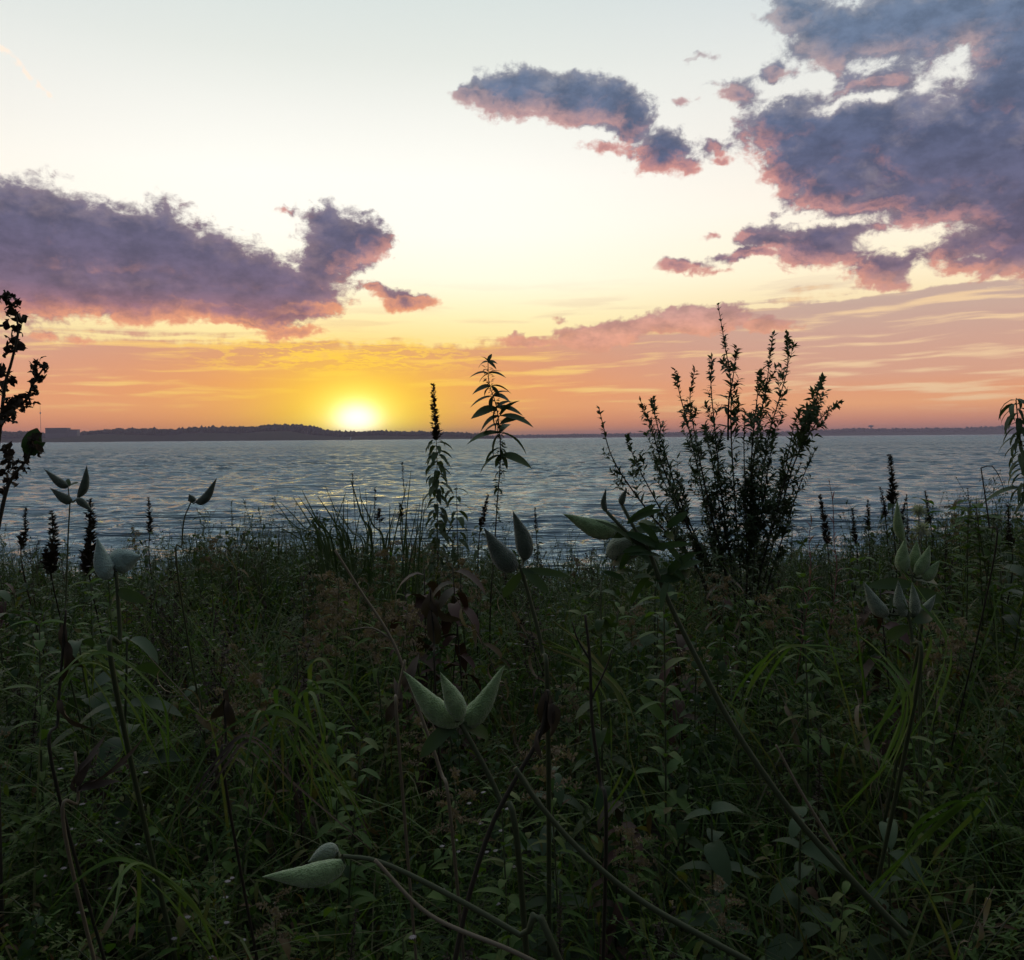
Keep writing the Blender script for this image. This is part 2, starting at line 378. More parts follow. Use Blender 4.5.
def pod_mat(name, c0, c1):
    m, nt, out = newmat(name)
    gi = nt.nodes.new('ShaderNodeNewGeometry'); pos = V(gi.outputs['Position'])
    n1 = noise(pos, 60, 4, 0.6); n2 = noise(pos, 420, 2, 0.5)
    col = mix(sstep(n1, 0.3, 0.7), c0, c1); col = mix(sstep(n2, 0.62, 0.72) * 0.5, col, (c0[0] * 0.4, c0[1] * 0.35, c0[2] * 0.3, 1))
    p = nt.nodes.new('ShaderNodeBsdfPrincipled'); put(p.inputs['Base Color'], col); p.inputs['Roughness'].default_value = 0.75
    p.inputs['Sheen Weight'].default_value = 0.4; p.inputs['Specular IOR Level'].default_value = 0.2
    b = nt.nodes.new('ShaderNodeBump'); b.inputs['Strength'].default_value = 0.9; b.inputs['Distance'].default_value = 0.004
    put(b.inputs['Height'], n2 + n1); nt.links.new(b.outputs[0], p.inputs['Normal'])
    nt.links.new(p.outputs[0], out.inputs[0]); return m
G['pod'] = pod_mat('pod_green', (0.17,0.25,0.09,1), (0.28,0.37,0.16,1))
G['podgrey'] = pod_mat('pod_grey', (0.16,0.20,0.125,1), (0.26,0.30,0.20,1))
G['poddark'] = pod_mat('pod_dark', (0.06,0.08,0.05,1), (0.10,0.12,0.08,1))
G['podpale'] = pod_mat('pod_pale', (0.22,0.30,0.24,1), (0.32,0.42,0.35,1))

# ------------------------------------------------------------------ ground, lake, far shore
WATER = -1.75; HAZE = 1.1e-4
def vnoise(x, y, seed=0):
    """smooth value noise in numpy"""
    xi = np.floor(x).astype(int); yi = np.floor(y).astype(int); fx = x - xi; fy = y - yi
    fx = fx * fx * (3 - 2 * fx); fy = fy * fy * (3 - 2 * fy)
    h = lambda a, b: ((np.sin(a * 127.1 + b * 311.7 + seed * 74.7) * 43758.5453) % 1.0)
    return (h(xi, yi) * (1 - fx) + h(xi + 1, yi) * fx) * (1 - fy) + (h(xi, yi + 1) * (1 - fx) + h(xi + 1, yi + 1) * fx) * fy
def ground_z(x, y):
    x = np.asarray(x, float); y = np.asarray(y, float)
    t = np.clip((y - 6.6) / 6.5, 0, 1); t = t * t * (3 - 2 * t)
    near = np.clip(1 - np.hypot(x, y) / 60, 0, 1)
    return -3.4 * t + (vnoise(x * 0.9, y * 0.9, 1) - 0.5) * 0.16 * near + (vnoise(x * 3, y * 3, 2) - 0.5) * 0.05 * near
def axis(fine, far, step, g=1.25):
    a = list(np.arange(0, fine, step)); s = step
    while a[-1] < far: s *= g; a.append(a[-1] + s)
    return np.array(a)
def grid(buf, X, Y, Z):
    n, m = X.shape; idx = np.arange(n * m).reshape(n, m)
    q = np.stack([idx[:-1, :-1], idx[:-1, 1:], idx[1:, 1:], idx[1:, :-1]], -1).reshape(-1, 4)
    buf.add(np.stack([X, Y, Z], -1).reshape(-1, 3), quads=q)
ax = axis(12, 14000, 0.15); xs = np.concatenate([-ax[:0:-1], ax]); ay = axis(14, 14000, 0.15); by = axis(3, 3000, 0.3)
ys = np.concatenate([-by[:0:-1], ay])
X, Y = np.meshgrid(xs, ys); b = Buf(); grid(b, X, Y, ground_z(X, Y))
m, nt, out = newmat('soil'); gi = nt.nodes.new('ShaderNodeNewGeometry'); pos = V(gi.outputs['Position'])
n1 = noise(pos, 3.0, 6, 0.65); n2 = noise(pos, 40, 4, 0.6)
p = nt.nodes.new('ShaderNodeBsdfPrincipled'); p.inputs['Roughness'].default_value = 0.95
put(p.inputs['Base Color'], mix(sstep(n1, 0.35, 0.65), mix(n2, (0.03,0.022,0.014,1), (0.07,0.05,0.032,1)), mix(n2, (0.02,0.03,0.012,1), (0.05,0.055,0.022,1))))
bp = nt.nodes.new('ShaderNodeBump'); bp.inputs['Distance'].default_value = 0.02; put(bp.inputs['Height'], n2); nt.links.new(bp.outputs[0], p.inputs['Normal'])
nt.links.new(p.outputs[0], out.inputs[0]); soil = m
rec(b.build('ground', soil), kind='structure')

# water: a wedge of real waves that widen with distance, calm beyond
NR, NC = 1100, 700
dist = 9.0 * np.exp(np.linspace(0, math.log(420 / 9.0), NR)); dist = np.concatenate([dist, 420 * np.exp(np.linspace(0.02, math.log(13500 / 420), 130))])
th = np.linspace(-R(62), R(62), NC); TH, DI = np.meshgrid(th, dist)
Xw, Yw = DI * np.sin(TH), DI * np.cos(TH) 
Zw = np.zeros_like(Xw); wr = np.random.default_rng(3)
gx = np.zeros_like(Xw)
for i in range(70):
    lam = 0.45 * (6.5 / 0.45) ** wr.random(); k = 2 * math.pi / lam
    a = R(80) + wr.normal() * 0.65; amp = 0.0031 * lam ** 0.9 * wr.uniform(0.5, 1.3) * (2.4 if lam > 1.8 else 0.9)
    cell = DI * 0.0036; fade = np.clip(1.6 - 2 * cell / lam * 1.4, 0, 1)
    ph = k * (Xw * math.cos(a) + Yw * math.sin(a)) + wr.random() * 6.28 + 1.5 * vnoise(Xw * 0.08 + i, Yw * 0.08, i)
    s_ = np.sin(ph); Zw += amp * fade * (s_ + 0.25 * np.cos(2 * ph))
gust = 0.65 + 0.7 * vnoise(Xw * 0.03, Yw * 0.06, 9)
Zw = WATER + Zw * gust
b = Buf(); grid(b, Xw, Yw, Zw)
m, nt, out = newmat('lake_water'); gi = nt.nodes.new('ShaderNodeNewGeometry'); pos = V(gi.outputs['Position'])
far0 = sstep(vm('LENGTH', pos, out=1), 30, 600)
p = nt.nodes.new('ShaderNodeBsdfDiffuse'); p.inputs[0].default_value = (0.20, 0.27, 0.31, 1)
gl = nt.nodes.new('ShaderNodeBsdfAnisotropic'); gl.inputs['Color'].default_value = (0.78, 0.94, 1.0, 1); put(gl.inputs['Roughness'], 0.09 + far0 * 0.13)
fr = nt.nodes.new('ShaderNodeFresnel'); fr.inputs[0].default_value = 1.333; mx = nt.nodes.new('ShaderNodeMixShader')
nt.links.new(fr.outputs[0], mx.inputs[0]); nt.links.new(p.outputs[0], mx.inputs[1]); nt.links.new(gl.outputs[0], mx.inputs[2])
w1 = noise(vm('MULTIPLY', pos, (0.45, 1.3, 1)), 1.1, 4, 0.5, 0.4)
w2 = noise(vm('MULTIPLY', pos, (0.08, 0.22, 1)), 1.0, 5, 0.55, 0.4)
w3 = noise(vm('MULTIPLY', pos, (0.008, 0.02, 1)), 1.0, 6, 0.65)
bp = nt.nodes.new('ShaderNodeBump'); bp.inputs['Distance'].default_value = 1.0; bp.inputs['Strength'].default_value = 1.0
far_ = sstep(vm('LENGTH', pos, out=1), 60, 500)
w4 = noise(vm('MULTIPLY', pos, (0.025, 0.06, 1)), 1.0, 6, 0.7)
w5 = noise(vm('MULTIPLY', pos, (0.22, 0.6, 1)), 1.0, 6, 0.65, 0.3)
put(bp.inputs['Height'], w5 * (0.12 + far_ * 1.1) + w1 * (0.055 + far_ * 0.12) + w2 * (0.35 + far_ * 2.2) + far_ * w4 * 7.0 + w3 * 6.0)
for q_ in (p, gl, fr): nt.links.new(bp.outputs[0], q_.inputs['Normal'])
nt.links.new(mx.outputs[0], out.inputs[0])
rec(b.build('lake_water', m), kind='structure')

# far shore: wooded ridges, profile read off as bearing and height
def ridge(name, prof, Y0, depth, seed, mat, rough):
    px = np.arange(prof[0][0], prof[-1][0], 1.2); top = np.interp(px, [a for a, _ in prof], [c for _, c in prof])
    xs_ = []; zt = []
    for a, t in zip(px, top):
        q = at(a, t, Y0 + depth * 0.5); xs_.append(q.x); zt.append(q.z)
    xs_ = np.array(xs_); zt = np.array(zt)
    n = 14; rows = []; u = np.linspace(0, 1, n)
    X_ = np.tile(xs_, (n, 1)); Y_ = np.zeros_like(X_); Z_ = np.zeros_like(X_)
    for i, t in enumerate(u):
        Y_[i] = Y0 + depth * t + (vnoise(xs_ / 300, np.full_like(xs_, t * 3), seed) - .5) * depth * 0.25
        h = math.sin(math.pi * min(t / 0.5, 1) * 0.5) if t < 0.5 else math.cos((t - 0.5) * math.pi)
        Z_[i] = WATER - 2 + (zt - WATER + 2 - rough * 1.2) * max(h, 0) ** 0.8 + (vnoise(xs_ / 90, np.full_like(xs_, t * 9), seed + 3) - .5) * 6 * h
    b = Buf(); grid(b, X_, Y_, Z_); o = b.build(name, mat); rec(o, kind='structure')
    return X_, Y_, Z_
m, nt, out = newmat('wooded_hill'); gi = nt.nodes.new('ShaderNodeNewGeometry'); pos = V(gi.outputs['Position'])
nz = noise(pos, 0.03, 5, 0.7); p = nt.nodes.new('ShaderNodeBsdfPrincipled'); p.inputs['Roughness'].default_value = 1; p.inputs['Specular IOR Level'].default_value = 0
put(p.inputs['Base Color'], mix(nz, (0.03,0.04,0.025,1), (0.07,0.075,0.045,1))); nt.links.new(p.outputs[0], out.inputs[0]); hillm = m
m, nt, out = newmat('far_tree_crowns'); gi = nt.nodes.new('ShaderNodeNewGeometry')
p = nt.nodes.new('ShaderNodeBsdfPrincipled'); p.inputs['Roughness'].default_value = 1; p.inputs['Specular IOR Level'].default_value = 0
put(p.inputs['Base Color'], mix(V(gi.outputs['Random Per Island']), (0.025,0.035,0.02,1), (0.06,0.065,0.035,1))); nt.links.new(p.outputs[0], out.inputs[0]); crownm = m
profA = [(-120,434),(-60,434),(0,434),(20,432),(45,434),(78,434),(100,431),(120,429),(150,429),(185,430),(215,427),(250,428),(275,425),(300,425),(312,428),(325,431),(350,433),(380,431.5),(400,432),(430,432.5),(450,433),(475,434.5),(490,436.5),(500,440)]
profB = [(440,437),(520,435.8),(600,434.8),(680,433.2),(740,433.5),(800,432),(845,429),(880,429.5),(920,429),(960,428.5),(1000,427),(1040,427),(1150,430)]
def forest(name, XYZ, seed, size, rows=(3, 9), per=1.0):
    X_, Y_, Z_ = XYZ; r = np.random.default_rng(seed); b = Buf(); n = int(X_.shape[1] * 7 * per)
    i = r.integers(rows[0], rows[1], n); j = r.integers(0, X_.shape[1] - 1, n); f = r.random(n)
    px_ = X_[i, j] * (1 - f) + X_[i, j + 1] * f; py_ = Y_[i, j]; pz_ = Z_[i, j] * (1 - f) + Z_[i, j + 1] * f
    ph = np.array([(0,0,1.0)] + [(math.cos(a) * c, math.sin(a) * c, s_) for s_, c, o in ((0.55, 0.75, 0), (0.0, 1.0, 0.5), (-0.5, 0.6, 0)) for a in (np.arange(6) + o) * math.pi / 3])
    tr = [(0, 1 + k, 1 + (k + 1) % 6) for k in range(6)]; qd = [(1 + rr * 6 + k, 7 + rr * 6 + k, 7 + rr * 6 + (k + 1) % 6, 1 + rr * 6 + (k + 1) % 6) for rr in (0, 1) for k in range(6)]
    s = size * r.uniform(0.6, 1.35, n); 
    P = ph[None] * r.uniform(0.75, 1.25, (n, len(ph), 1)) * np.stack([s, s, s * r.uniform(.8, 1.5, n)], -1)[:, None] + np.stack([px_, py_, pz_ + s * 0.35], -1)[:, None]
    k = len(ph)
    b.add(P.reshape(-1, 3), quads=(np.array(qd)[None] + (np.arange(n) * k)[:, None, None]).reshape(-1, 4), tris=(np.array(tr)[None] + (np.arange(n) * k)[:, None, None]).reshape(-1, 3))
    return rec(b.build(name, crownm), 'dark wooded crest along the far shore', kind='stuff')
RA = ridge('hills', profA, 3600, 900, 5, hillm, 9); forest('far_forest', RA, 5, 8.5)
RB = ridge('far_shore', profB, 7600, 1200, 8, hillm, 10); forest('far_woods', RB, 6, 12, per=0.8)

def boxb(b, c, s):
    c = np.array(c); s = np.array(s) / 2
    v = np.array([(i, j, k) for i in (-1, 1) for j in (-1, 1) for k in (-1, 1)]) * s + c
    b.add(v, quads=[(0,1,3,2), (4,6,7,5), (0,4,5,1), (2,3,7,6), (0,2,6,4), (1,5,7,3)])
def plain(name, c, rough=0.8, var=0.25, sc_=0.1, metal=0):
    m, nt, out = newmat(name); gi = nt.nodes.new('ShaderNodeNewGeometry')
    nz = noise(V(gi.outputs['Position']), sc_, 4, 0.6); p = nt.nodes.new('ShaderNodeBsdfPrincipled')
    put(p.inputs['Base Color'], mix(nz, tuple(x * (1 - var) for x in c) + (1,), tuple(x * (1 + var) for x in c) + (1,)))
    p.inputs['Roughness'].default_value = rough; p.inputs['Metallic'].default_value = metal; nt.links.new(p.outputs[0], out.inputs[0]); return m
conc = plain('far_building_wall', (0.22, 0.21, 0.20)); glassd = plain('far_window_glass', (0.03, 0.035, 0.045), 0.15)
# long block on the hill
q = at(60, 434, 3750); base = Vector((q.x, q.y, 2)); o = empty('hillside_building', base, 'long flat-roofed pale block standing on the far ridge beyond the weedy bank', 'building')
zt = at(60, 428.2, 3750).z
b = Buf(); boxb(b, (base.x - 8, base.y, (2 + zt) / 2), (92, 30, zt - 2)); boxb(b, (base.x + 58, base.y + 3, (2 + zt - 7) / 2), (38, 26, zt - 9)); b.build('wall', conc, o, smooth=False)
b = Buf(); boxb(b, (base.x - 8, base.y, zt + 0.7), (94, 32, 1.2)); boxb(b, (base.x + 58, base.y + 3, zt - 6.4), (40, 28, 1.0)); b.build('roof', glassd, o, smooth=False)
for i in range(5):
    b = Buf(); boxb(b, (base.x - 8, base.y - 15.1, zt - 3 - i * 4.2), (86, 0.4, 1.7)); b.build('window_band', glassd, o, smooth=False)
# water tower far off
q = at(871, 430, 8000); o = empty('water_tower', (q.x, q.y, q.z - 25), 'tiny mushroom-shaped water tower on the far low shoreline', 'water tower')
zt = at(871, 425, 8000).z; zb = q.z - 25
b = Buf(); tube(b, [(q.x, q.y, zb), (q.x, q.y, zt - 12)], 5, 5, 10); b.build('shaft', conc, o)
b = Buf(); hs = np.linspace(zt - 20, zt, 9); tube(b, [(q.x, q.y, h) for h in hs], 1, 1, 16, prof=[6, 12, 19, 23, 24, 23.5, 20, 13, 3]); b.build('tank', conc, o)
# slender mast
q = at(41, 434, 3900); zt = at(42, 406, 3900).z; o = empty('radio_mast', (q.x, q.y, 5), 'very thin lattice radio mast rising beside the far building', 'mast')
b = Buf(); tube(b, [(q.x, q.y, 5), (q.x, q.y, zt)], 1.3, 0.7, 4); b.build('mast_pole', conc, o)
b = Buf(); zc = at(42, 413, 3900).z; tube(b, [(q.x, q.y, zc - 3), (q.x, q.y, zc + 3)], 3.2, 3.2, 8); b.build('dish_drum', plain('mast_drum', (0.6, 0.5, 0.48)), o)
# sail boat below the sun
q = at(351, 440, 2400); q.z = WATER; o = empty('sailing_boat', q, 'tiny boat with one pale sail on the water below the sun', 'sailing boat')
b = Buf(); L_ = 8.5; st_ = [(-0.5, .7, 1.0), (-0.2, 1.4, 0.9), (0.15, 1.3, 0.95), (0.42, .6, 1.1), (0.5, .05, 1.2)]
vv = []; 
for (u, w, h) in st_: vv += [(q.x + u * L_, q.y - w, q.z + h), (q.x + u * L_, q.y - w * .5, q.z - .3), (q.x + u * L_, q.y + w * .5, q.z - .3), (q.x + u * L_, q.y + w, q.z + h)]
qs = [(4 * i + j, 4 * i + (j + 1) % 4, 4 * i + 4 + (j + 1) % 4, 4 * i + 4 + j) for i in range(4) for j in range(4)]
b.add(vv, quads=qs + [(0, 1, 2, 3)]); b.build('hull', plain('hull_paint', (0.5, 0.5, 0.5), 0.4), o)
b = Buf(); tube(b, [(q.x + .6, q.y, q.z), (q.x + .6, q.y, q.z + 12)], .09, .06, 6); b.build('mast', conc, o)
b = Buf(); sv_ = []; 
for i, t in enumerate(np.linspace(0, 1, 8)): sv_ += [(q.x + .5, q.y, q.z + 1.6 + t * 10), (q.x + .5 - 2 * (1 - t), q.y + .45 * (1 - t), q.z + 1.6 + t * 10), (q.x + .5 - 4 * (1 - t), q.y + .3 * (1 - t), q.z + 1.6 + t * 10)]
b.add(sv_, quads=[(3 * i + j, 3 * i + j + 1, 3 * i + 4 + j, 3 * i + 3 + j) for i in range(7) for j in (0, 1)]); b.build('sail', plain('sail_cloth', (0.8, 0.78, 0.75)), o)

# ------------------------------------------------------------------ air over the lake
b = Buf(); boxb(b, (0, 5500, 42), (30000, 17600, 96)); m, nt, out = newmat('evening_air')
vp = nt.nodes.new('ShaderNodeVolumePrincipled'); vp.inputs['Color'].default_value = (0.80, 0.66, 0.84, 1); vp.inputs['Density'].default_value = HAZE
nt.links.new(vp.outputs[0], out.inputs['Volume']); hz = b.build('haze', m, smooth=False); rec(hz, 'thin evening haze lying over the lake', kind='stuff')

# ------------------------------------------------------------------ plant building blocks
def root_pt(x, y): return Vector((x, y, float(ground_z(x, y))))
def stem_path(pxs, Y, wob=0.0, to_ground=True, dys=None, n=24):
    """a stem through points seen at depth Y (top first); it carries on down to the soil"""
    pts = [at(px, py, Y + (dys[i] if dys else 0)) for i, (px, py) in enumerate(pxs)]
    if to_ground:
        e = pts[-1]; pp = pts[-2] if len(pts) > 1 else e + Vector((0, 0, .3))
        g = float(ground_z(e.x, e.y)); drop = e.z - g
        dx = (e - pp); k = min(0.5, drop * 0.5) * 0.35 / max(abs(dx.z), 1e-3)
        if drop > 0.05: yb = e.y + min(.45, drop * 0.4); pts.append(Vector((e.x + dx.x * k, yb, float(ground_z(e.x, yb)) - 0.02)))
    pts = pts[::-1]
    return smooth_path(pts, n)

def whorl_leaves(buf, path, ts, L, Wd, nper=2, tilt=0.4, curl=0.8, fold=0.25, spiral=1.57, shape='lance', jit=0.25, segs=4, droop=0.0):
    """leaves at nodes along a stem; L, Wd arrays over ts; tilt: upward share of the direction"""
    ts = np.asarray(ts, float); n = len(ts); L = np.broadcast_to(L, (n,)); Wd = np.broadcast_to(Wd, (n,)); tilt = np.broadcast_to(tilt, (n,))
    P, T = along(path, ts); ph0 = rng.uniform(0, 6.28)
    for k in range(nper):
        phi = ph0 + np.arange(n) * spiral + k * 2 * np.pi / nper + rng.normal(0, jit, n)
        o = around(T, phi); d = unit(o + T * (tilt + rng.normal(0, 0.12, n))[:, None] + UP * -droop)
        nr = unit(T + o * -0.2 + rng.normal(0, 0.15, (n, 3)))
        s = rng.uniform(0.75, 1.2, n)
        leaves(buf, P, d, nr, L * s, Wd * s * rng.uniform(.8, 1.2, n), curl + rng.normal(0, 0.25, n), fold + rng.normal(0, .1, n), segs, shape)

def scales(buf, path, n, L, Wd, t0=0.0, t1=1.0, tilt=0.9, spread=0.0, shape='oval', segs=2, taper=0.0):
    """many small bracts packed round an axis: seed heads and flower spikes"""
    u_ = rng.uniform(0, 1, n) ** (1 + taper * .4); ts = t0 + (t1 - t0) * u_; P, T = along(path, ts); o = around(T, rng.uniform(0, 6.28, n)); k_ = (1 - taper * u_) * np.clip(u_ * 9 + .45, 0, 1) if taper else np.ones(n)
    if spread: P = P + o * (rng.uniform(0, spread, n) * k_)[:, None]
    d = unit(o + T * (tilt + rng.normal(0, 0.35, n))[:, None])
    leaves(buf, P, d, unit(T - o * 0.3 + rng.normal(0, .3, (n, 3))), L * k_ * rng.uniform(.6, 1.3, n), Wd * (.4 + .6 * k_) * rng.uniform(.6, 1.3, n), 0.3, 0.3, segs, shape)

def pod(name, base, tip, r, mat, parent, bend=0.15, side=None, k=14, n=22):
    """milkweed pod: plump near its stalk, drawn out to a curved point, ridged and warty"""
    base, tip = Vector(base), Vector(tip); ax = tip - base
    sdv = Vector(side) if side is not None else Vector((0, 0, -1))
    t = np.linspace(0, 1, n); path = np.array([tuple(base + ax * a + sdv * (bend * ax.length * 4 * a * (1 - a) * (1.2 - a))) for a in t])
    pr = r * (np.sin(np.pi * np.clip(t, 0, 1) ** 0.62) ** 0.9) * (1 - 0.25 * t) ; pr = pr / pr.max() * r; pr[0] = r * 0.3; pr[-1] = r * 0.02
    T = unit(np.gradient(path, axis=0)); b = Buf(); a = np.arange(k) * 2 * np.pi / k; vs = []
    U = unit(np.cross(T[0], np.array([0.13, 0.9, 0.2])))
    for i in range(n):
        U = unit(U - T[i] * np.dot(U, T[i])); Bv = np.cross(T[i], U)
        rr = pr[i] * (1 + 0.05 * np.cos(a * 7 / 2 * 2) + rng.normal(0, 0.022, k) - 0.10 * np.exp(-((a - 1.5) / 0.25) ** 2))
        vs.append(path[i] + rr[:, None] * (np.cos(a)[:, None] * U + np.sin(a)[:, None] * Bv * 0.85))
    q = [(i * k + j, i * k + (j + 1) % k, (i + 1) * k + (j + 1) % k, (i + 1) * k + j) for i in range(n - 1) for j in range(k)]
    b.add(np.concatenate(vs), quads=q); return b.build(name, mat, parent)

def px_len(px, Y): return px / FPX * Y

# ------------------------------------------------------------------ tall silhouettes against the sky
def plant(name, pathlow, label, cat, group=None):
    p = pathlow[0]; return empty(name, (float(p[0]), float(p[1]), float(p[2]) + 0.02), label, cat, group)

# bushy mugwort
Y = 4.6
mug = [([(599,408),(603,425),(610,452),(624,478),(655,520),(700,575)], .75), ([(641,402),(652,430),(664,470),(690,530),(716,585)], 1.05), ([(652,398),(656,420),(664,449),(680,500),(712,580)], 1.1),
       ([(627,434),(634,458),(646,482),(672,530),(708,590)], .8), ([(675,369),(680,395),(688,425),(700,480),(722,585)], 1.0), ([(695,369),(690,400),(697,445),(708,500),(728,588)], .9),
       ([(712,357),(711,385),(714,420),(720,480),(734,590)], 1.0), ([(718,305),(725,345),(731,385),(731,430),(735,500),(742,595)], .9), ([(736,353),(733,378),(729,400),(728,440)], .6),
       ([(773,335),(767,381),(760,420),(752,480),(750,595)], 1.2), ([(787,332),(788,364),(779,400),(768,440),(757,520),(752,595)], 1.1), ([(760,372),(757,400),(752,450),(750,520)], 1.1),
       ([(822,378),(813,403),(803,430),(789,468),(772,530),(757,595)], 1.1), ([(840,402),(823,416),(808,436),(792,470),(774,540)], 1.05), ([(800,408),(793,430),(785,470),(768,540),(756,600)], 1.2),
       ([(705,425),(712,460),(722,520),(738,592)], 1.1), ([(745,410),(744,450),(746,520),(746,596)], 1.2), ([(776,425),(768,470),(758,540),(750,600)], 1.2),
       ([(652,452),(668,490),(695,540),(722,592)], 1.1), ([(690,462),(704,500),(722,550),(735,600)], 1.1), ([(815,450),(800,485),(782,540),(765,598)], 1.0)]
ctr = root_pt(at(745, 600, Y).x, Y)
o = empty('mugwort_bush', ctr, 'tall bushy mugwort of many leafy wands, widest dark shape against the sunset', 'shrub')
for i, (pts, dens) in enumerate(mug):
    dys = [rng.normal(0, 0.12) * (1 - j / len(pts)) + (i % 5 - 2) * 0.04 for j in range(len(pts))]
    P = [at(a, c, Y + dy) for (a, c), dy in zip(pts, dys)]
    if i not in (8,): P.append(Vector((ctr.x + rng.normal(0, .05), ctr.y + rng.normal(0, .05), ctr.z)))
    path = smooth_path(P[::-1], 30)
    b = Buf(); tube(b, path, 0.006, 0.0016, 5); st = b.build('stem', G['stemdark'], o)
    b = Buf(); ln = np.linalg.norm(np.diff(path, axis=0), axis=1).sum()
    t0 = 0.35 if len(P) > 4 else 0.05
    n = int(ln * (1 - t0) * 60 * dens); ts = np.sort(rng.uniform(t0, 0.93, n)); taper = np.clip((1 - ts) * 3.0, 0.45, 1)
    whorl_leaves(b, path, ts, 0.066 * taper, 0.0095 * taper, 1, 1.0, 0.5, 0.3, 2.4, segs=3)
    # short leafy side shoots
    for t in np.sort(rng.uniform(t0 + 0.05, 0.86, int(ln * 10 * dens))):
        p0, T0 = along(path, [t]); od = around(T0, np.array([rng.uniform(0, 6.28)]))[0]; Ls = rng.uniform(0.05, 0.14) * (0.5 + 1 * (1 - t)) 
        q = smooth_path([p0[0], p0[0] + (od * .5 + T0[0] * 0.8) * Ls * .6, p0[0] + (od * .55 + T0[0] * 1.4) * Ls], 8)
        tube(b, q, .0014, .0007, 4)
        m_ = int(Ls * 170) + 3; whorl_leaves(b, q, rng.uniform(0.1, .98, m_), 0.040, 0.0072, 1, 1.0, 0.4, 0.3, 2.4, segs=2)
    scales(b, path, int(34 * dens), 0.028, 0.0075, 0.90, 1.0, 1.3)
    f = b.build('foliage', G['sil'], st, origin=o.location)

# dark spike beside the sun
def spike_plant(pts, Y, spike_t, label, r=0.011, leafL=0.045, K_=1.6, name='flower_spike_plant', mat='seed', lf='sil', nn=22, cat='wildflower', leafcurl=1.5, dens=1.0, group=None):
    Y *= K_; r *= K_ * 1.15; leafL *= K_ * 1.1; spike_t = 1 - (1 - spike_t) * .8; path = stem_path(pts, Y); o = plant(name, path, label, cat, group)
    b = Buf(); tube(b, path, 0.0035, 0.0015, 6); b.build('stem', G['stemdark'], o)
    b = Buf(); ln = np.linalg.norm(np.diff(path, axis=0), axis=1).sum(); scales(b, path, int(ln * (1 - spike_t) * 1000 * dens), r * 1.0, r * 0.32, spike_t, 1.0, 1.2, r * 0.55, taper=.62); b.build('seed_spike', G[mat], o)
    b = Buf(); nn = int(nn * 1.7); ts = np.linspace(0.25, spike_t, nn); whorl_leaves(b, path, ts, leafL * np.linspace(1.15, .75, nn), leafL * .15, 2, 0.55, leafcurl, 0.3, 2.0); b.build('foliage', G[lf], o)
    return o
spike_plant([(433,384),(435,420),(437,460),(437,500),(438,560),(437,640)], 2.9, 0.80, 'dark upright seed spike with drooping paired leaves, standing beside the setting sun', 0.017, 0.056, nn=40)
# nettle-like tall plant
Y = 4.0; path = stem_path([(488,360),(489,383),(496,405),(500,436),(500,467),(497,505),(495,540),(490,620)], Y)
o = plant('tall_nettle', path, 'tall nettle-like plant with long pointed leaves in a loose crown, against the orange sky', 'wildflower')
b = Buf(); tube(b, path, 0.0038, 0.0018, 6); b.build('stem', G['stemdark'], o)
b = Buf()
P, T = along(path, [1.0])
nodes = [(488,362,[(-20,-2,12),(-8,-16,9),(6,-18,10),(18,-4,10),(14,4,9)]), (489,374,[(-18,-8,16),(17,-8,14),(12,-14,11),(-14,3,12)]), (491,386,[(-22,3,20),(20,-3,18),(-9,6,13),(10,8,12)]),
         (493,396,[(-24,4,22),(26,-3,22),(12,-10,16),(-6,12,14)]), (497,408,[(-28,4,26),(24,-4,22),(14,-14,18),(-10,14,18)]), (500,416,[(-20,2,20),(30,0,30),(-10,16,18),(14,-22,22)]),
         (500,424,[(26,-14,22),(-22,2,20),(-8,14,16)]), (500,433,[(-32,0,30),(28,3,30),(-12,14,22),(8,-16,20)]), (500,448,[(-16,4,20),(12,6,12),(4,12,12)]), (501,455,[(-24,6,24),(26,2,28),(10,10,13),(-8,12,13)]), (500,470,[(-6,6,10),(6,4,9)]), (498,488,[(5,4,8),(-5,3,8)])]
for (nx, ny, lv) in nodes:
    for (dx, dy, L) in lv:
        p0 = at(nx, ny, Y); ee = at(nx + dx, ny + dy, Y + rng.uniform(-.05, .05)); d = np.array(ee - p0)
        w = px_len(L, Y); leaves(b, [tuple(p0)], d, [UP + rng.normal(0, .35, 3) + np.array([0, -0.5, 0])], w * 1.15, w * 0.20, rng.uniform(0.3, .8), 0.35, 7)
for t in np.linspace(.62, .98, 30):
    P, T = along(path, [t]); scales(b, np.array([P[0] - T[0] * .01, P[0] + T[0] * .01]), 9, 0.022, 0.006, 0, 1, 0.2, 0.012)
b.build('foliage', G['sil'], o)

# nettle at the frame's edge, on the open-water side
Y = 3.2; path = stem_path([(1016,400),(1019,430),(1024,465),(1028,500),(1030,560),(1032,650)], Y)
o = plant('hanging_nettle', path, 'nettle with a dense tip of drooping narrow leaves, overhanging the open water', 'wildflower')
b = Buf(); tube(b, path, 0.004, 0.002, 6); b.build('stem', G['stemdark'], o)
b = Buf(); ts = np.linspace(0.78, 1.0, 24); whorl_leaves(b, path, ts, 0.075, 0.0085, 3, 0.45, 1.5, 0.3, 1.1, segs=5)
p0 = at(1024, 489, Y); leaves(b, [tuple(p0)], np.array(at(1000, 482, Y) - p0), [UP + np.array([0, -.4, 0])], px_len(38, Y), px_len(4, Y), 0.9, .3, 8)
b.build('foliage', G['sil'], o)

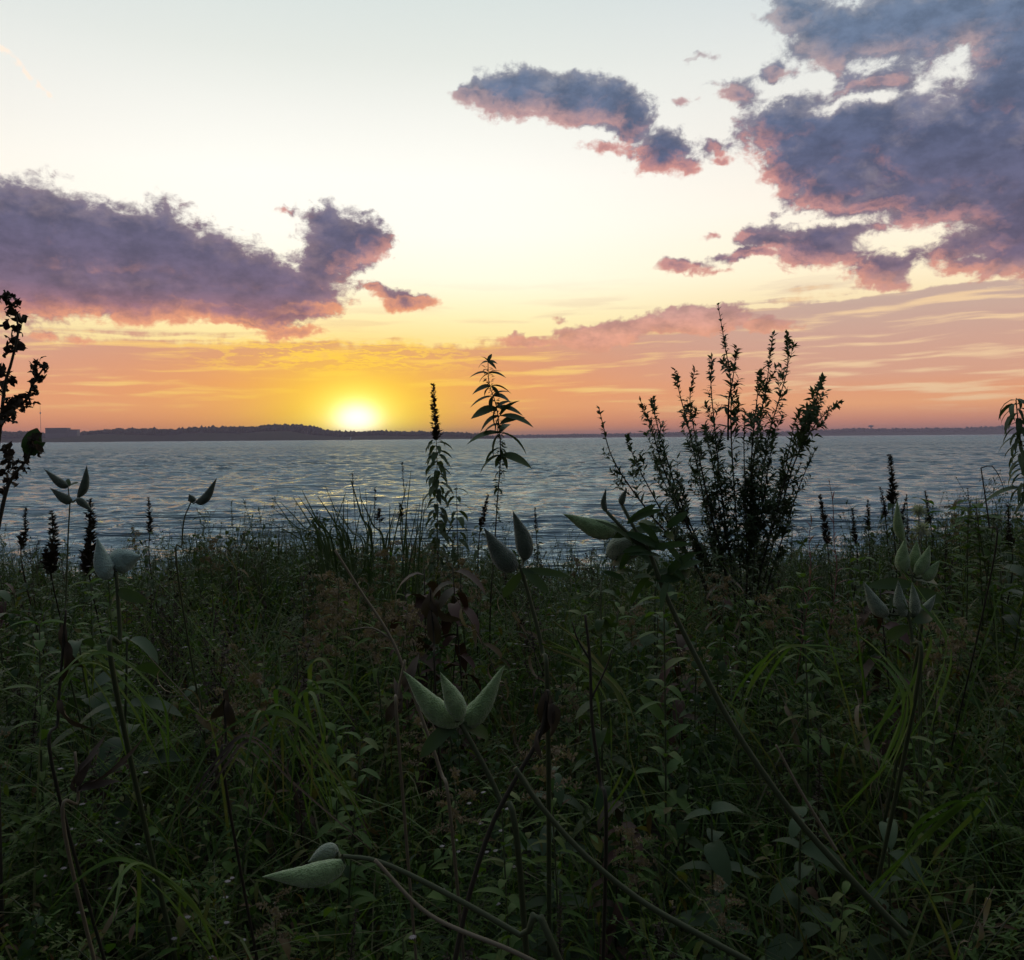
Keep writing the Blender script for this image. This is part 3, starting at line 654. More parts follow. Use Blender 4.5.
# dock with crumpled dark seed clumps at the other edge
Y = 1.9
o = None; dock = [([(4,290),(18,325),(12,360),(5,385),(0,430),(-8,500),(-14,600)], [(5,297,8),(12,296,6),(16,305,7),(20,318,8),(9,312,8),(10,328,9),(14,340,10),(16,347,8),(6,352,8),(20,330,6),(4,370,8),(12,378,8),(2,392,9),(9,402,7),(3,414,9)]),
     ([(45,366),(33,384),(26,400),(8,415),(-6,445),(-14,520)], [(44,367,7),(38,362,7),(34,372,8),(42,377,6),(32,384,8),(36,392,6),(28,396,7),(30,404,6),(18,402,8),(12,412,9),(22,408,6),(8,420,8)]),
     ([(34,438),(28,458),(12,478),(4,500),(-8,560)], [(33,443,10),(36,452,7),(26,459,7),(20,462,6),(14,468,8),(5,452,9),(8,462,8),(24,470,6),(8,482,7),(4,490,8),(16,476,6),(2,474,7)])]
base = root_pt(at(-12, 600, Y).x, Y); o = empty('curly_dock', base, 'dark curly dock with crumpled seed clumps on branching stems, rising into the sunset', 'wildflower')
for pts, cl in dock:
    path = smooth_path([at(a, c, Y) for a, c in pts][::-1], 26); path = np.vstack([np.array([base]), path])
    b = Buf(); tube(b, path, 0.005, 0.0018, 6); st = b.build('stem', G['stemdark'], o)
    b = Buf()
    for (cx_, cy_, r_) in cl:
        c_ = np.array(at(cx_, cy_, Y + rng.normal(0, .03))); rr = px_len(r_, Y) * .85; n = 8
        dd = unit(rng.normal(0, 1, (n, 3)) + np.array([0, 0, .2])); leaves(b, c_ + rng.normal(0, rr * .25, (n, 3)), dd, rng.normal(0, 1, (n, 3)), rr * rng.uniform(.7, 1.3, n), rr * rng.uniform(.3, .6, n), rng.uniform(.2, 1.8, n), rng.normal(0.3, .4, n), 4, 'oval', wav=.5)
    b.build('seed_clumps', G['seed'], st, origin=o.location)
# the dock's broad leaf
b = Buf(); p0 = at(30, 455, Y); leaves(b, [tuple(p0)] * 3, [np.array(at(34, 428, Y) - p0), np.array(at(22, 432, Y) - p0), np.array(at(42, 440, Y) - p0)], [(0.3, -1, .1), (-.2, -1, .1), (.1, -1, .3)], [px_len(28, Y), px_len(22, Y), px_len(18, Y)], [px_len(9, Y), px_len(6, Y), px_len(5, Y)], .4, .3, 6, 'oval', wav=.25)
b.build('broad_leaf', G['dark'], o)

# ------------------------------------------------------------------ milkweeds with pods
def milkweed(pts, Y, pods, label, lv=(), mat='pod', name='milkweed', stem='stem', fol='mleaf', to_ground=True, r0=.005, nl=0, dys=None, group=None):
    path = stem_path(pts, Y, to_ground=to_ground, dys=dys); o = plant(name, path, label, 'milkweed', group)
    b = Buf(); tube(b, path, r0, r0 * .55, 8)
    top = pts[0]
    for pd in pods:      # short stalks
        bx, by = pd[0]; dy = pd[5] if len(pd) > 5 else 0
        j = min(range(len(pts)), key=lambda i: (pts[i][0] - bx) ** 2 + (pts[i][1] - by) ** 2); q0 = at(*pts[j], Y + (dys[j] if dys else 0)); q1 = at(bx, by, Y + dy)
        if (q0 - q1).length > 0.004: tube(b, smooth_path([q0, (q0 + q1) / 2 + Vector((0, 0, -0.004)), q1], 8), r0 * .5, r0 * .45, 6)
    b.build('stem', G[stem], o)
    for pd in pods:
        (bx, by), (tx, ty), w, bend, sd = pd[:5]; dy = pd[5] if len(pd) > 5 else 0; mt = pd[6] if len(pd) > 6 else mat
        A = at(bx, by, Y + dy); B_ = at(tx, ty, Y + dy - 0.01)
        s3 = rt * sd[0] + up * sd[1]; pod('seed_pod', A, B_, px_len(w / 2, Y), G[mt], o, bend, s3)
    if lv or nl:
        b = Buf()
        for (x0, y0, x1, y1, w, *rest) in lv:
            p0 = at(x0, y0, Y); ee = at(x1, y1, Y + (rest[0] if rest else rng.uniform(-.06, .06))); L = (ee - p0).length
            leaves(b, [tuple(p0)], np.array(ee - p0), [UP * .6 + np.array([0, -1, 0]) + rng.normal(0, .3, 3)], L * 1.05, px_len(w / 2, Y), rng.uniform(.2, .6), .3, 8, 'oval', wav=.06)
        if nl: whorl_leaves(b, path, np.linspace(.3, .85, nl), 0.10, 0.02, 2, 0.4, .9, .3, 1.57, 'oval', segs=6)
        b.build('foliage', G[fol], o)
    return o
# three green pods low in the weeds
milkweed([(455,716),(470,740),(500,800),(520,870)], 1.15, [((464,717),(403,671),25,.20,(-.3,-1)), ((459,720),(440,672),20,.06,(1,0),-.025), ((452,719),(505,665),23,.20,(.5,-1),.02)],
         'milkweed whose three plump green pods fan out like a crown low among dark leaves', lv=[(462,724,500,736,14),(458,722,420,748,16)])
milkweed([(343,856),(380,862),(440,890),(520,935),(560,962)], 1.0, [((344,862),(262,877),25,.13,(0,-1)), ((338,852),(308,862),20,.12,(-.3,1),.03,'podgrey')],
         'fallen milkweed with one long pale green pod lying flat near the ground', r0=.0045)
_r=random.Random(4); CLV=[]
for _k in range(34):
    _t=_r.random(); _a=_r.uniform(-1.5,1.5) if _r.random()<.6 else _r.uniform(1.2,5.0); _l=_r.uniform(20,44)*(1 if abs(_a)<1.5 else .8); _x=640+_r.uniform(-26,26)+_t*8; _y=520+_t*62
    CLV.append((_x,_y,_x+_l*math.sin(_a),_y-_l*math.cos(_a)*.8,_r.uniform(6,11)))
milkweed([(648,548),(668,600),(700,665),(735,730),(790,810),(848,876),(905,935)], 1.35, [((617,528),(563,514),20,.13,(0,-1)), ((608,556),(666,541),28,.10,(0,1),.05,'podgrey'), ((607,512),(606,488),6,.15,(-1,0),.0,'poddark'), ((622,505),(627,488),7,.1,(-1,0),.02,'poddark')],
         'leafy milkweed beside the mugwort with two fat pods and a long leaning stem', lv=CLV, to_ground=False, r0=.006, fol='dark')
milkweed([(520,566),(530,600),(542,650),(548,720)], 1.5, [((518,566),(484,528),22,.15,(-.4,-1)), ((524,560),(513,511),18,.1,(1,.2),.02)],
         'milkweed with two dark green pods raised in a V in front of the water', mat='poddark', lv=[(522,568,548,590,10),(522,572,500,600,10),(525,570,566,572,8)])
milkweed([(70,502),(68,540),(66,600),(66,660)], 2.4, [((68,486),(44,469),9,.12,(0,-1)), ((72,500),(50,488),10,.15,(0,-1)), ((78,497),(87,465),9,.12,(1,0),.03), ((76,500),(93,512),8,.1,(0,1))],
         'slim milkweed with four small dark pods spread like wings above the water line', mat='poddark', r0=.003, lv=[(68,488,74,480,5),(70,486,66,478,5)])
milkweed([(191,502),(184,520),(182,545),(180,590)], 2.4, [((196,502),(217,478),9,.16,(.6,-1)), ((192,502),(189,494),8,.1,(1,0))],
         'milkweed with a single dark pod tilted up like a horn on a curved stalk', mat='poddark', r0=.003)
milkweed([(116,572),(118,600),(120,640),(118,700)], 1.5, [((114,574),(97,538),20,.2,(-.6,-1)), ((113,566),(141,556),26,.08,(0,1),.02)],
         'milkweed with a pair of very pale rounded pods just under the water line', mat='podpale', lv=[(118,590,135,600,12),(118,596,100,612,12)])
milkweed([(908,612),(912,640),(915,700)], 1.7, [((888,614),(863,581),15,.12,(-.5,-1),.02,'podgrey'), ((905,616),(898,580),13,.08,(-1,0),.0,'podgrey'), ((914,616),(912,582),11,.05,(1,0),.02,'podgrey'), ((918,614),(936,594),10,.1,(1,-.4),.04)],
         'milkweed with slender grey pods standing upright in a fan among the greenery', mat='podgrey', lv=[(912,622,945,610,12),(910,626,880,640,12)])
milkweed([(912,575),(914,600),(918,650)], 2.1, [((905,572),(905,538),14,.1,(-1,0)), ((915,574),(930,545),13,.1,(1,0)), ((911,570),(917,540),13,.06,(1,0),.04), ((922,578),(940,560),12,.1,(.5,-1)), ((903,540),(897,500),10,.08,(-1,0),.05)],
         'milkweed with a tight cluster of blunt green pods under a puff of seed silk', mat='pod', lv=[(914,580,950,575,12),(912,585,880,580,12),(914,590,945,600,12)])
# seed silk puffs on that stand
def puff(px, py, r, Y, label):
    c_ = np.array(at(px, py, Y)); rr = px_len(r, Y); path = smooth_path([root_pt(c_[0] + .02, Y), (c_[0] + .01, Y, .6), tuple(c_)], 14)
    o = plant('silk_tuft', path, label, 'seed tuft'); b = Buf(); tube(b, path, .0025, .0015, 5); b.build('stem', G['stem'], o)
    b = Buf(); n = 170; dd = unit(rng.normal(0, 1, (n, 3))); leaves(b, c_ + dd * rr * .15, dd, rng.normal(0, 1, (n, 3)), rr * rng.uniform(.6, 1.1, n), rr * .07, 0.4, .2, 2); b.build('silk', G['silk'], o)
G['silk'] = leaf_mat('seed_silk', [(0.30,0.32,0.34), (0.42,0.43,0.45)], .5, .8)
puff(919, 511, 8, 2.2, 'round grey tuft of silk, higher of two in front of the water')
puff(921, 530, 9, 2.2, 'paler soft tuft of silk, lower of two in front of the water')

# ------------------------------------------------------------------ spikes and stalks along the water line
S = [([(890,455),(892,480),(893,520),(895,600)], 2.6, .80, 'tallest spire on the open-water side, a stout dark seed spike with side shoots', .016, .05),
     ([(820,496),(824,520),(828,550),(832,620)], 2.5, .78, 'thick dark seed spike just clear of the mugwort', .014, .04),
     ([(852,508),(854,530),(856,580)], 2.6, .82, 'short dark club-like spike, second from the mugwort', .011, .04),
     ([(868,500),(868,520),(868,580)], 2.8, .84, 'thin dark spike between the club-like one and the tall spire', .011, .04),
     ([(925,491),(928,510),(930,570)], 2.6, .85, 'narrow black spike beside the pale silk tufts', .010, .035),
     ([(880,487),(884,505),(888,545),(892,600)], 2.6, .86, 'small side spike leaning off the tall spire', .010, .035),
     ([(907,495),(903,512),(899,550),(897,600)], 2.62, .86, 'slanting spike between the tall spire and the silk tufts', .010, .035),
     ([(26,508),(25,530),(25,580)], 2.3, .83, 'pointed dark seed spike nearest the curly dock', .012, .035),
     ([(52,512),(53,540),(54,590)], 2.2, .76, 'fat mottled seed spike between the dock and the winged pods', .019, .03),
     ([(90,500),(91,540),(92,590)], 2.2, .72, 'broad dark seed column right behind the winged pods', .020, .03),
     ([(400,503),(402,520),(404,580)], 3.2, .9, 'blunt brown seed club between the grass clump and the spike by the sun', .012, .03),
     ([(379,508),(380,530),(382,590)], 3.3, .9, 'blunt dark seed club at the foot of the leaning grass clump', .015, .03),
     ([(488,494),(484,515),(478,560)], 2.7, .84, 'stubby leaning spike at the foot of the tall nettle', .012, .04),
     ([(535,508),(536,530),(538,580)], 3.0, .87, 'thin knobbly spike behind the V of pods', .008, .03),
     ([(148,498),(150,525),(152,580)], 2.6, .84, 'ragged brown spike midway between the pale pods and the horn-like pod', .012, .04),
     ([(1008,505),(1009,530),(1010,590)], 2.5, .8, 'leafy blunt spike under the hanging nettle', .012, .05)]
for pts, Y, st_, lab, r_, ll in S: spike_plant(pts, Y, st_, lab, r_, ll, nn=14, leafcurl=.9)
# small nettle beside the spike by the sun
spike_plant([(456,484),(457,510),(458,560)], 2.9, .97, 'small drooping-leaved nettle tucked beside the spike by the sun', .006, .06, nn=16, name='small_nettle', leafcurl=1.6, dens=.3)
# pink willowherb
for i, (pts, lab) in enumerate([([(829,480),(833,505),(834,540),(834,600)], 'pale pink feathery seed stalk standing taller of the two by the mugwort'), ([(812,520),(809,540),(808,600)], 'shorter pale pink seed stalk between the mugwort and the taller pink one')]):
    path = stem_path(pts, 3.1); o = plant('willowherb', path, lab, 'wildflower'); b = Buf(); tube(b, path, .0022, .001, 5); b.build('stem', G['pink'], o)
    b = Buf(); ts = np.linspace(.62, .99, 34); whorl_leaves(b, path, ts, .05, .0022, 1, 1.3, .5, .2, 2.4, 'needle', segs=3); b.build('seed_spike', G['pink'], o)
# bare stalks
def stalk(pts, Y, r0, r1, mat, label, name='bare_stalk', twigs=(), tg=True, lf=None, dys=None, r_tw=None):
    path = stem_path(pts, Y, to_ground=tg, dys=dys, n=30); o = plant(name, path, label, 'stalk'); b = Buf(); tube(b, path, r0, r1, 6)
    for tw in twigs: tube(b, smooth_path([at(a, c, Y) for a, c in tw], 8), r_tw or r1, r1 * .5, 5)
    s_ = b.build('stem', G[mat], o)
    if lf:
        b = Buf()
        for (x0, y0, x1, y1, w) in lf:
            p0 = at(x0, y0, Y); ee = at(x1, y1, Y - .02); L = (ee - p0).length
            leaves(b, [tuple(p0)], np.array(ee - p0), [UP * .5 + np.array([0, -1, 0]) + rng.normal(0, .4, 3)], L * 1.0, px_len(w / 3.4, Y), 1.1, .9, 9, 'lance', wav=.7)
        b.build('withered_leaf', G['brown'], o)
stalk([(981,468),(985,495),(989,525),(992,570)], 2.6, .0028, .0018, 'stemdark', 'single bare leaning stalk with a bent tip on the open water', twigs=[[(981,468),(992,466),(1000,478),(1004,490)], [(984,492),(992,492)]])
stalk([(515,768),(540,805),(585,855),(640,900),(700,935),(750,962)], 1.05, .0042, .0035, 'stem', 'long smooth green stalk sweeping down in an arc through the darkest weeds', tg=False)
stalk([(335,550),(360,590),(392,640),(415,700),(440,770),(452,830)], 1.5, .0035, .002, 'stemtan', 'pale straw-coloured broken stalk slanting down past the three green pods', twigs=[[(392,640),(372,628),(350,630)], [(415,700),(432,722),(436,745)]])
stalk([(548,690),(540,735),(515,780),(490,830),(468,900),(455,960)], 1.1, .0035, .0025, 'stemdark', 'dark crooked stalk carrying a withered hanging leaf beside the three green pods', lf=[(546,690,538,745,20),(548,700,566,742,22),(540,730,528,756,12),(550,695,552,760,18)], tg=False)
stalk([(585,615),(590,660),(592,720),(600,780),(606,850)], 1.35, .0035, .002, 'stemdark', 'upright dark woody stalk in the middle of the weeds, forked near its tip', twigs=[[(590,660),(578,640),(572,622)], [(591,700),(606,668),(612,650)]])
stalk([(375,860),(430,915),(510,950),(560,975)], .98, .003, .0022, 'stemtan', 'low straw-coloured stalk running along the ground under the long pale pod', tg=False)
stalk([(75,752),(78,800),(70,860)], 1.25, .003, .002, 'stemtan', 'dry stalk with a curled papery leaf low on the dock side', lf=[(78,790,84,750,14),(76,790,62,760,14),(84,784,140,774,8),(76,792,96,776,16)])
stalk([(66,610),(62,660),(58,720),(60,800)], 1.4, .003, .002, 'stemdark', 'withered stalk hung with long limp brown leaves below the spikes by the dock', lf=[(64,625,60,690,18),(66,640,76,690,14),(60,700,66,745,14)])
stalk([(224,690),(226,740),(228,800)], 1.5, .003, .002, 'stemdark', 'dead plant with a dark drooping brown leaf in the shaded middle of the bank', lf=[(226,690,222,735,22),(226,700,236,742,16)])
stalk([(405,660),(398,700),(400,760)], 1.3, .003, .002, 'stemtan', 'stalk with two crumpled mauve-grey dead leaves just beside the crown of three pods', lf=[(404,690,414,664,18),(402,700,380,722,20),(398,712,405,690,14)])
stalk([(430,588),(434,640),(436,700)], 2.0, .003, .002, 'stemdark', 'plant with a big folded russet leaf under the spike by the sun', lf=[(432,590,424,640,26),(434,600,448,636,22),(430,610,440,660,24)])
stalk([(776,745),(800,790),(836,850)], 1.2, .0025, .0015, 'stemtan', 'thin dry stalk crossing the long bare milkweed stem near its foot', tg=False)

# ------------------------------------------------------------------ undergrowth: things one can tell apart, in kinds
def T_lance():      # goldenrod-like
    p = smooth_path([(0,0,0),(.01,0,.4),(.03,.01,.8)], 14); b = Buf(); tube(b, p, .0028, .0012, 5); f = Buf()
    n = 46; whorl_leaves(f, p, np.linspace(.12, .97, n), np.linspace(.085, .045, n), np.linspace(.0085, .005, n), 1, .6, .8, .3, 2.4, segs=4)
    h = Buf()
    for k in range(9):
        t = .84 + .018 * k; P, T = along(p, [t]); od = around(T, np.array([k * 2.4]))[0]; q = smooth_path([P[0], P[0] + od * .03 + UP * .02, P[0] + od * .06 + UP * .012], 6); tube(h, q, .0009, .0005, 3); scales(h, q, 44, .009, .003, .1, 1, .4, .004)
    return [('stem', 'stem', b), ('foliage', 'green', f), ('flower_head', 'tan', h)]
def T_nettle():
    p = smooth_path([(0,0,0),(-.01,.01,.4),(.01,0,.8)], 14); b = Buf(); tube(b, p, .003, .0014, 5); f = Buf(); n = 15
    whorl_leaves(f, p, np.linspace(.15, .98, n), np.linspace(.085, .03, n), np.linspace(.022, .008, n), 2, .35, 1.0, .3, 1.57, 'oval', segs=5)
    for t in np.linspace(.35, .95, 10):
        for s_ in (0, 1):
            P, T = along(p, [t]); od = around(T, np.array([t * 40 + s_ * 3.1]))[0]; q = np.array([P[0], P[0] + od * .04 + UP * .02]); tube(f, q, .001, .0006, 3); whorl_leaves(f, q, [.4, .7, 1], .02, .006, 2, .6, .6, segs=2)
    return [('stem', 'stem', b), ('foliage', 'dark', f)]
def T_broad():
    p = smooth_path([(0,0,0),(.02,.01,.35),(.01,.02,.75)], 14); b = Buf(); tube(b, p, .0045, .0025, 6); f = Buf(); n = 8
    whorl_leaves(f, p, np.linspace(.3, .99, n), np.linspace(.14, .08, n), np.linspace(.032, .018, n), 2, .5, .9, .3, 1.57, 'oval', segs=7)
    return [('stem', 'stem', b), ('foliage', 'mleaf', f)]
def T_brown():
    p = smooth_path([(0,0,0),(.02,0,.35),(-.01,.02,.8)], 14); b = Buf(); tube(b, p, .0025, .001, 5); h = Buf()
    for k in range(12):
        t = .5 + .04 * k; P, T = along(p, [t]); od = around(T, np.array([k * 2.4]))[0]; L = .10 * (1.1 - .05 * k); q = smooth_path([P[0], P[0] + (od * .5 + UP * .6) * L * .6, P[0] + (od * .6 + UP * 1.1) * L], 6); tube(b, q, .0012, .0006, 4); scales(h, q, 26, .010, .004, .4, 1, .7, .003)
    f = Buf(); n = 14; whorl_leaves(f, p, np.linspace(.1, .7, n), .07, .010, 1, -.1, 1.8, .5, 2.4, segs=5)
    return [('stem', 'stemdark', b), ('seed_clumps', 'seed', h), ('foliage', 'brown', f)]
def T_aster():
    p = smooth_path([(0,0,0),(.01,.02,.35),(.04,.0,.75)], 14); b = Buf(); tube(b, p, .0024, .001, 5); f = Buf(); n = 30
    whorl_leaves(f, p, np.linspace(.12, .95, n), .055, .005, 1, .6, .7, .3, 2.4, segs=3); h = Buf()
    for k in range(16):
        t = .55 + .027 * k; P, T = along(p, [t]); od = around(T, np.array([k * 2.4]))[0]; L = rng.uniform(.05, .12); e = P[0] + od * L + UP * L * .8; tube(b, smooth_path([P[0], P[0] + od * L * .6 + UP * L * .2, e], 5), .0009, .0005, 3)
        m_ = 12; a = np.arange(m_) * 6.283 / m_; dd = np.stack([np.cos(a), np.sin(a), np.full(m_, .25)], 1); leaves(h, np.tile(e, (m_, 1)), dd, UP, .0085, .0017, .3, .1, 2); whorl_leaves(f, np.array([P[0], e]), [.3, .6, .9], .022, .003, 2, .7, .4, segs=2)
    return [('stem', 'stem', b), ('foliage', 'green', f), ('blossom', 'white', h)]
def T_fern():       # yarrow / tansy, finely cut
    b = Buf(); f = Buf()
    for k in range(9):
        a = k * 2.4; L = rng.uniform(.3, .6); o = np.array([math.cos(a), math.sin(a), 0]); p = smooth_path([(0,0,0), o * L * .35 + UP * L * .75, o * L * .8 + UP * L * 1.0], 12); tube(b, p, .0018, .0008, 4)
        n = 22; tsn = np.linspace(.25, .99, n); P, T = along(p, tsn)
        for s_ in (-1, 1):
            sd = unit(np.cross(T, UP)) * s_; ll = .045 * np.sin(np.pi * (tsn * .75 + .15)); leaves(f, P, sd + T * .6, UP, ll, ll * .13, .3, .2, 3)
            for u in (.35, .65):
                leaves(f, P + (unit(sd + T * .6)) * (ll * u)[:, None], T + sd * .25, UP, ll * .4, ll * .08, .2, .2, 2); leaves(f, P + (unit(sd + T * .6)) * (ll * u)[:, None], sd - T * .2, UP, ll * .4, ll * .08, .2, .2, 2)
    return [('stem', 'stem', b), ('foliage', 'bright', f)]
def T_tuft():
    f = Buf(); n = 46; a = rng.uniform(0, 6.28, n); o = np.stack([np.cos(a), np.sin(a), 0 * a], 1); lean = rng.uniform(.08, .7, n)
    leaves(f, o * .02 * rng.random((n, 1)), o * lean[:, None] + UP, unit(UP * .3 - o), rng.uniform(.35, .85, n), rng.uniform(.002, .0045, n), 0, .3, 2, 'blade')
    f = Buf()
    d = unit(o * lean[:, None] + UP); nr = unit(UP * lean[:, None] - o) * -1     # upper face turned so that the blade arches outwards
    leaves(f, o * .02 * rng.random((n, 1)), d, -nr, rng.uniform(.35, .85, n), rng.uniform(.0022, .005, n), rng.uniform(.5, 1.8, n), .3, 9, 'blade')
    return [('blades', 'grass', f)]
def T_red():
    p = smooth_path([(0,0,0),(.0,.02,.35),(.02,.0,.7)], 14); b = Buf(); tube(b, p, .003, .0014, 5); f = Buf(); n = 22
    whorl_leaves(f, p, np.linspace(.25, .98, n), .08, .013, 1, .3, 1.2, .4, 2.4, 'oval', segs=5)
    return [('stem', 'stemdark', b), ('foliage', 'red', f)]
def T_leafy():
    p = smooth_path([(0,0,0),(-.01,.01,.4),(.02,0,.8)], 14); b = Buf(); tube(b, p, .003, .0014, 5); f = Buf(); n = 20
    whorl_leaves(f, p, np.linspace(.2, .99, n), np.linspace(.09, .05, n), np.linspace(.013, .008, n), 2, .8, .7, .3, 1.57, 'oval', segs=5)
    return [('stem', 'stem', b), ('foliage', 'bright', f)]
def T_dry():
    a = rng.uniform(-.25, .25, 2); p = smooth_path([(0,0,0),(a[0]*.3,a[1]*.3,.35),(a[0],a[1],.62),(a[0]*1.8,a[1]*1.5,.8)], 14); b = Buf(); tube(b, p, .0028, .0012, 5)
    for t in (.45, .6, .72, .85): P, T = along(p, [t]); od = around(T, np.array([t * 30]))[0]; tube(b, smooth_path([P[0], P[0] + od * .05 + UP * .03, P[0] + od * .08 + UP * .08], 6), .0012, .0006, 4)
    f = Buf(); whorl_leaves(f, p, np.linspace(.3, .95, 9), .09, .007, 1, -.2, 2.0, .6, 2.4, segs=6)
    return [('stem', 'stemtan', b), ('withered_leaves', 'tan', f)]
def T_spire():
    p = smooth_path([(0,0,0),(.01,0,.4),(0,.01,.8)], 14); b = Buf(); tube(b, p, .0024, .001, 5); h = Buf(); scales(h, p, 230, .011, .0034, .74, 1, 1.1, .005, taper=.6)
    f = Buf(); n = 24; whorl_leaves(f, p, np.linspace(.15, .76, n), .05, .007, 2, .5, 1.0, .3, 1.57, segs=4)
    return [('stem', 'stemdark', b), ('seed_spike', 'seed', h), ('foliage', 'dark', f)]
KINDS = {'goldenrod': (T_lance, 'seeded goldenrod', 'wildflower', .82), 'nettle': (T_nettle, 'nettle with toothed leaves', 'nettle', .8), 'young_milkweed': (T_broad, 'podless broad-leaved milkweed', 'milkweed', .76),
         'dead_weed': (T_brown, 'dead brown seeding weed', 'weed', .85), 'aster': (T_aster, 'bushy white-flowered aster', 'aster', .8), 'yarrow': (T_fern, 'feathery-leaved yarrow clump', 'yarrow', .6),
         'grass_tuft': (T_tuft, 'arching grass tuft', 'grass', .75), 'red_leaved_weed': (T_red, 'rusty red-leaved weed', 'weed', .7), 'dry_stalk': (T_dry, 'pale broken dry stalk', 'stalk', .8), 'leafy_weed': (T_leafy, 'bright leafy weed', 'weed', .8), 'seed_spire': (T_spire, 'dark-tipped seed spire', 'wildflower', .82)}
LAND = [(20, 400, 'the curly dock'), (70, 500, 'the winged pods'), (118, 560, 'the pale pods'), (200, 495, 'the horn-like pod'), (300, 520, 'the grass clump'), (433, 450, 'the spike by the sun'), (500, 440, 'the tall nettle'),
        (520, 540, 'the V-shaped pods'), (640, 540, 'the leafy milkweed'), (735, 500, 'the mugwort'), (832, 530, 'the pink seed stalks'), (890, 500, 'the tallest spire'), (920, 560, 'the clustered pods'), (1015, 450, 'the hanging nettle'),
        (455, 695, 'the three-pod crown'), (305, 865, 'the flat-lying pod'), (550, 730, 'the withered hanging leaf'), (640, 890, 'the sweeping green stalk'), (800, 820, 'the leaning stem'), (75, 780, 'the papery leaf'),
        (225, 715, 'the drooping brown leaf'), (595, 690, 'the forked woody stalk'), (930, 760, 'the shaded corner'), (60, 660, 'the limp brown leaves'), (170, 600, 'the white-flowered patch'), (400, 620, 'the broken straw stalk')]
used_labels = set()
def project(p):
    d = p - CAM; w = d.dot(fw); return 512 + FPX * d.dot(rt) / w, 480 - FPX * d.dot(up) / w
def place_label(desc, top, X_, Y_):
    px, py = project(top); near = sorted(LAND, key=lambda l: (l[0] - px) ** 2 + ((l[1] - py) * 0.8) ** 2)
    how = ['small', 'tall', 'leaning', 'slim', 'full', 'half-hidden', 'low']
    dist_ = 'well behind' if Y_ > 3.6 else 'behind' if Y_ > 2.5 else 'beside' if Y_ > 1.7 else 'in front of'
    for l in near:
        for w in (dist_,):
            s = '%s %s %s' % (desc, w, l[2])
            if s not in used_labels: used_labels.add(s); return s
        s = '%s near %s and %s' % (desc, near[0][2], l[2])
        if l is not near[0] and s not in used_labels: used_labels.add(s); return s
    return desc
protos = {}
for kn, (fn, desc, cat, hh) in KINDS.items():
    protos[kn] = []
    for v in range(3):
        parts = [(pn, mt, bf) for pn, mt, bf in fn()]; protos[kn].append(parts)
meshes = {}
def put_plant(kn, x, y, s, rz, lean=0.0):
    fn, desc, cat, hh = KINDS[kn]; v = random.randrange(3)
    base = root_pt(x, y); top = base + Vector((0, 0, hh * s)); pre = 'tall ' if hh * s > .9 else 'short ' if hh * s < .6 else ''
    lab = place_label(pre + desc, top, x, y); key = (kn, v)
    single = len(protos[kn][v]) == 1
    if single:
        if key not in meshes:
            pn, mt, bf = protos[kn][v][0]; o = bf.build(kn, G[mt]); meshes[key] = [(kn, o.data)]
        else: o = bpy.data.objects.new(kn, meshes[key][0][1]); C.objects.link(o)
        rec(o, lab, cat, KINDS[kn][1].split(' with')[0] + ' plants of the bank')
        root = o
    else:
        root = empty(kn, base, lab, cat, desc.split(' with')[0] + ' plants of the bank')
        if key not in meshes:
            meshes[key] = []
            for pn, mt, bf in protos[kn][v]:
                o = bf.build(pn, G[mt], None, origin=(0, 0, 0)); o.location = (0, 0, 0); o.parent = root; meshes[key].append((pn, o.data))
        else:
            for pn, me in meshes[key]: o = bpy.data.objects.new(pn, me); C.objects.link(o); o.parent = root
    root.location = base; root.scale = (s, s, s); root.rotation_euler = (lean * math.cos(rz * 3), lean * math.sin(rz * 5), rz)
# skyline of the herbage against the water, read off as (column, row)
LINE = [(-300,560),(0,560),(60,570),(130,572),(200,548),(270,535),(330,545),(380,560),(450,555),(520,560),(560,575),(640,560),(700,560),(790,560),(850,548),(900,535),(960,520),(1024,515),(1300,515)]
def zline(px, y, off=0): return at(px, np.interp(px, [a for a, _ in LINE], [c for _, c in LINE]) + off, y).z
def canopy(x, y):
    return 0.42 + 0.34 * min(1, max(0, (y - 1.0) / 1.6)) + 0.17 * (float(vnoise(x * 1.6 + 9, y * 1.6, 4)) - .5) * 2
mixes = [('goldenrod', 5), ('nettle', 6), ('leafy_weed', 4), ('dry_stalk', 3), ('young_milkweed', 2), ('dead_weed', 3), ('aster', 2), ('yarrow', 4), ('grass_tuft', 5), ('red_leaved_weed', 1), ('seed_spire', 3)]
bag = [k for k, n in mixes for _ in range(n)]
rr_ = random.Random(11); pts_ = []
tries = 0
while len(pts_) < 340 and tries < 40000:
    tries += 1; y = 1.15 + (6.3 - 1.15) * rr_.random() ** 0.8; x = rr_.uniform(-1, 1) * (0.62 * y + .12)
    md = 0.10 + 0.035 * y
    if all((x - a) ** 2 + (y - c) ** 2 > md * md for a, c in pts_): pts_.append((x, y))
for (x, y) in pts_:
    px, _ = project(Vector((x, y, 1.0))); kn = rr_.choice(bag)
    if 130 < px < 260 and 2.2 < y < 4 and rr_.random() < .6: kn = 'aster'
    if 300 < px < 420 and 2.2 < y < 4.5 and rr_.random() < .5: kn = 'goldenrod'
    if 900 < px and y > 2.5 and rr_.random() < .4: kn = 'goldenrod'
    h = canopy(x, y) * rr_.uniform(.85, 1.3)
    lim = zline(px, y, rr_.uniform(-14, 22) if rr_.random() < .8 else rr_.uniform(-45, -10)) - float(ground_z(x, y))
    h = min(h, lim); h = max(h, .28)
    put_plant(kn, x, y, h / KINDS[kn][3], rr_.uniform(0, 6.28), rr_.uniform(-.12, .12))

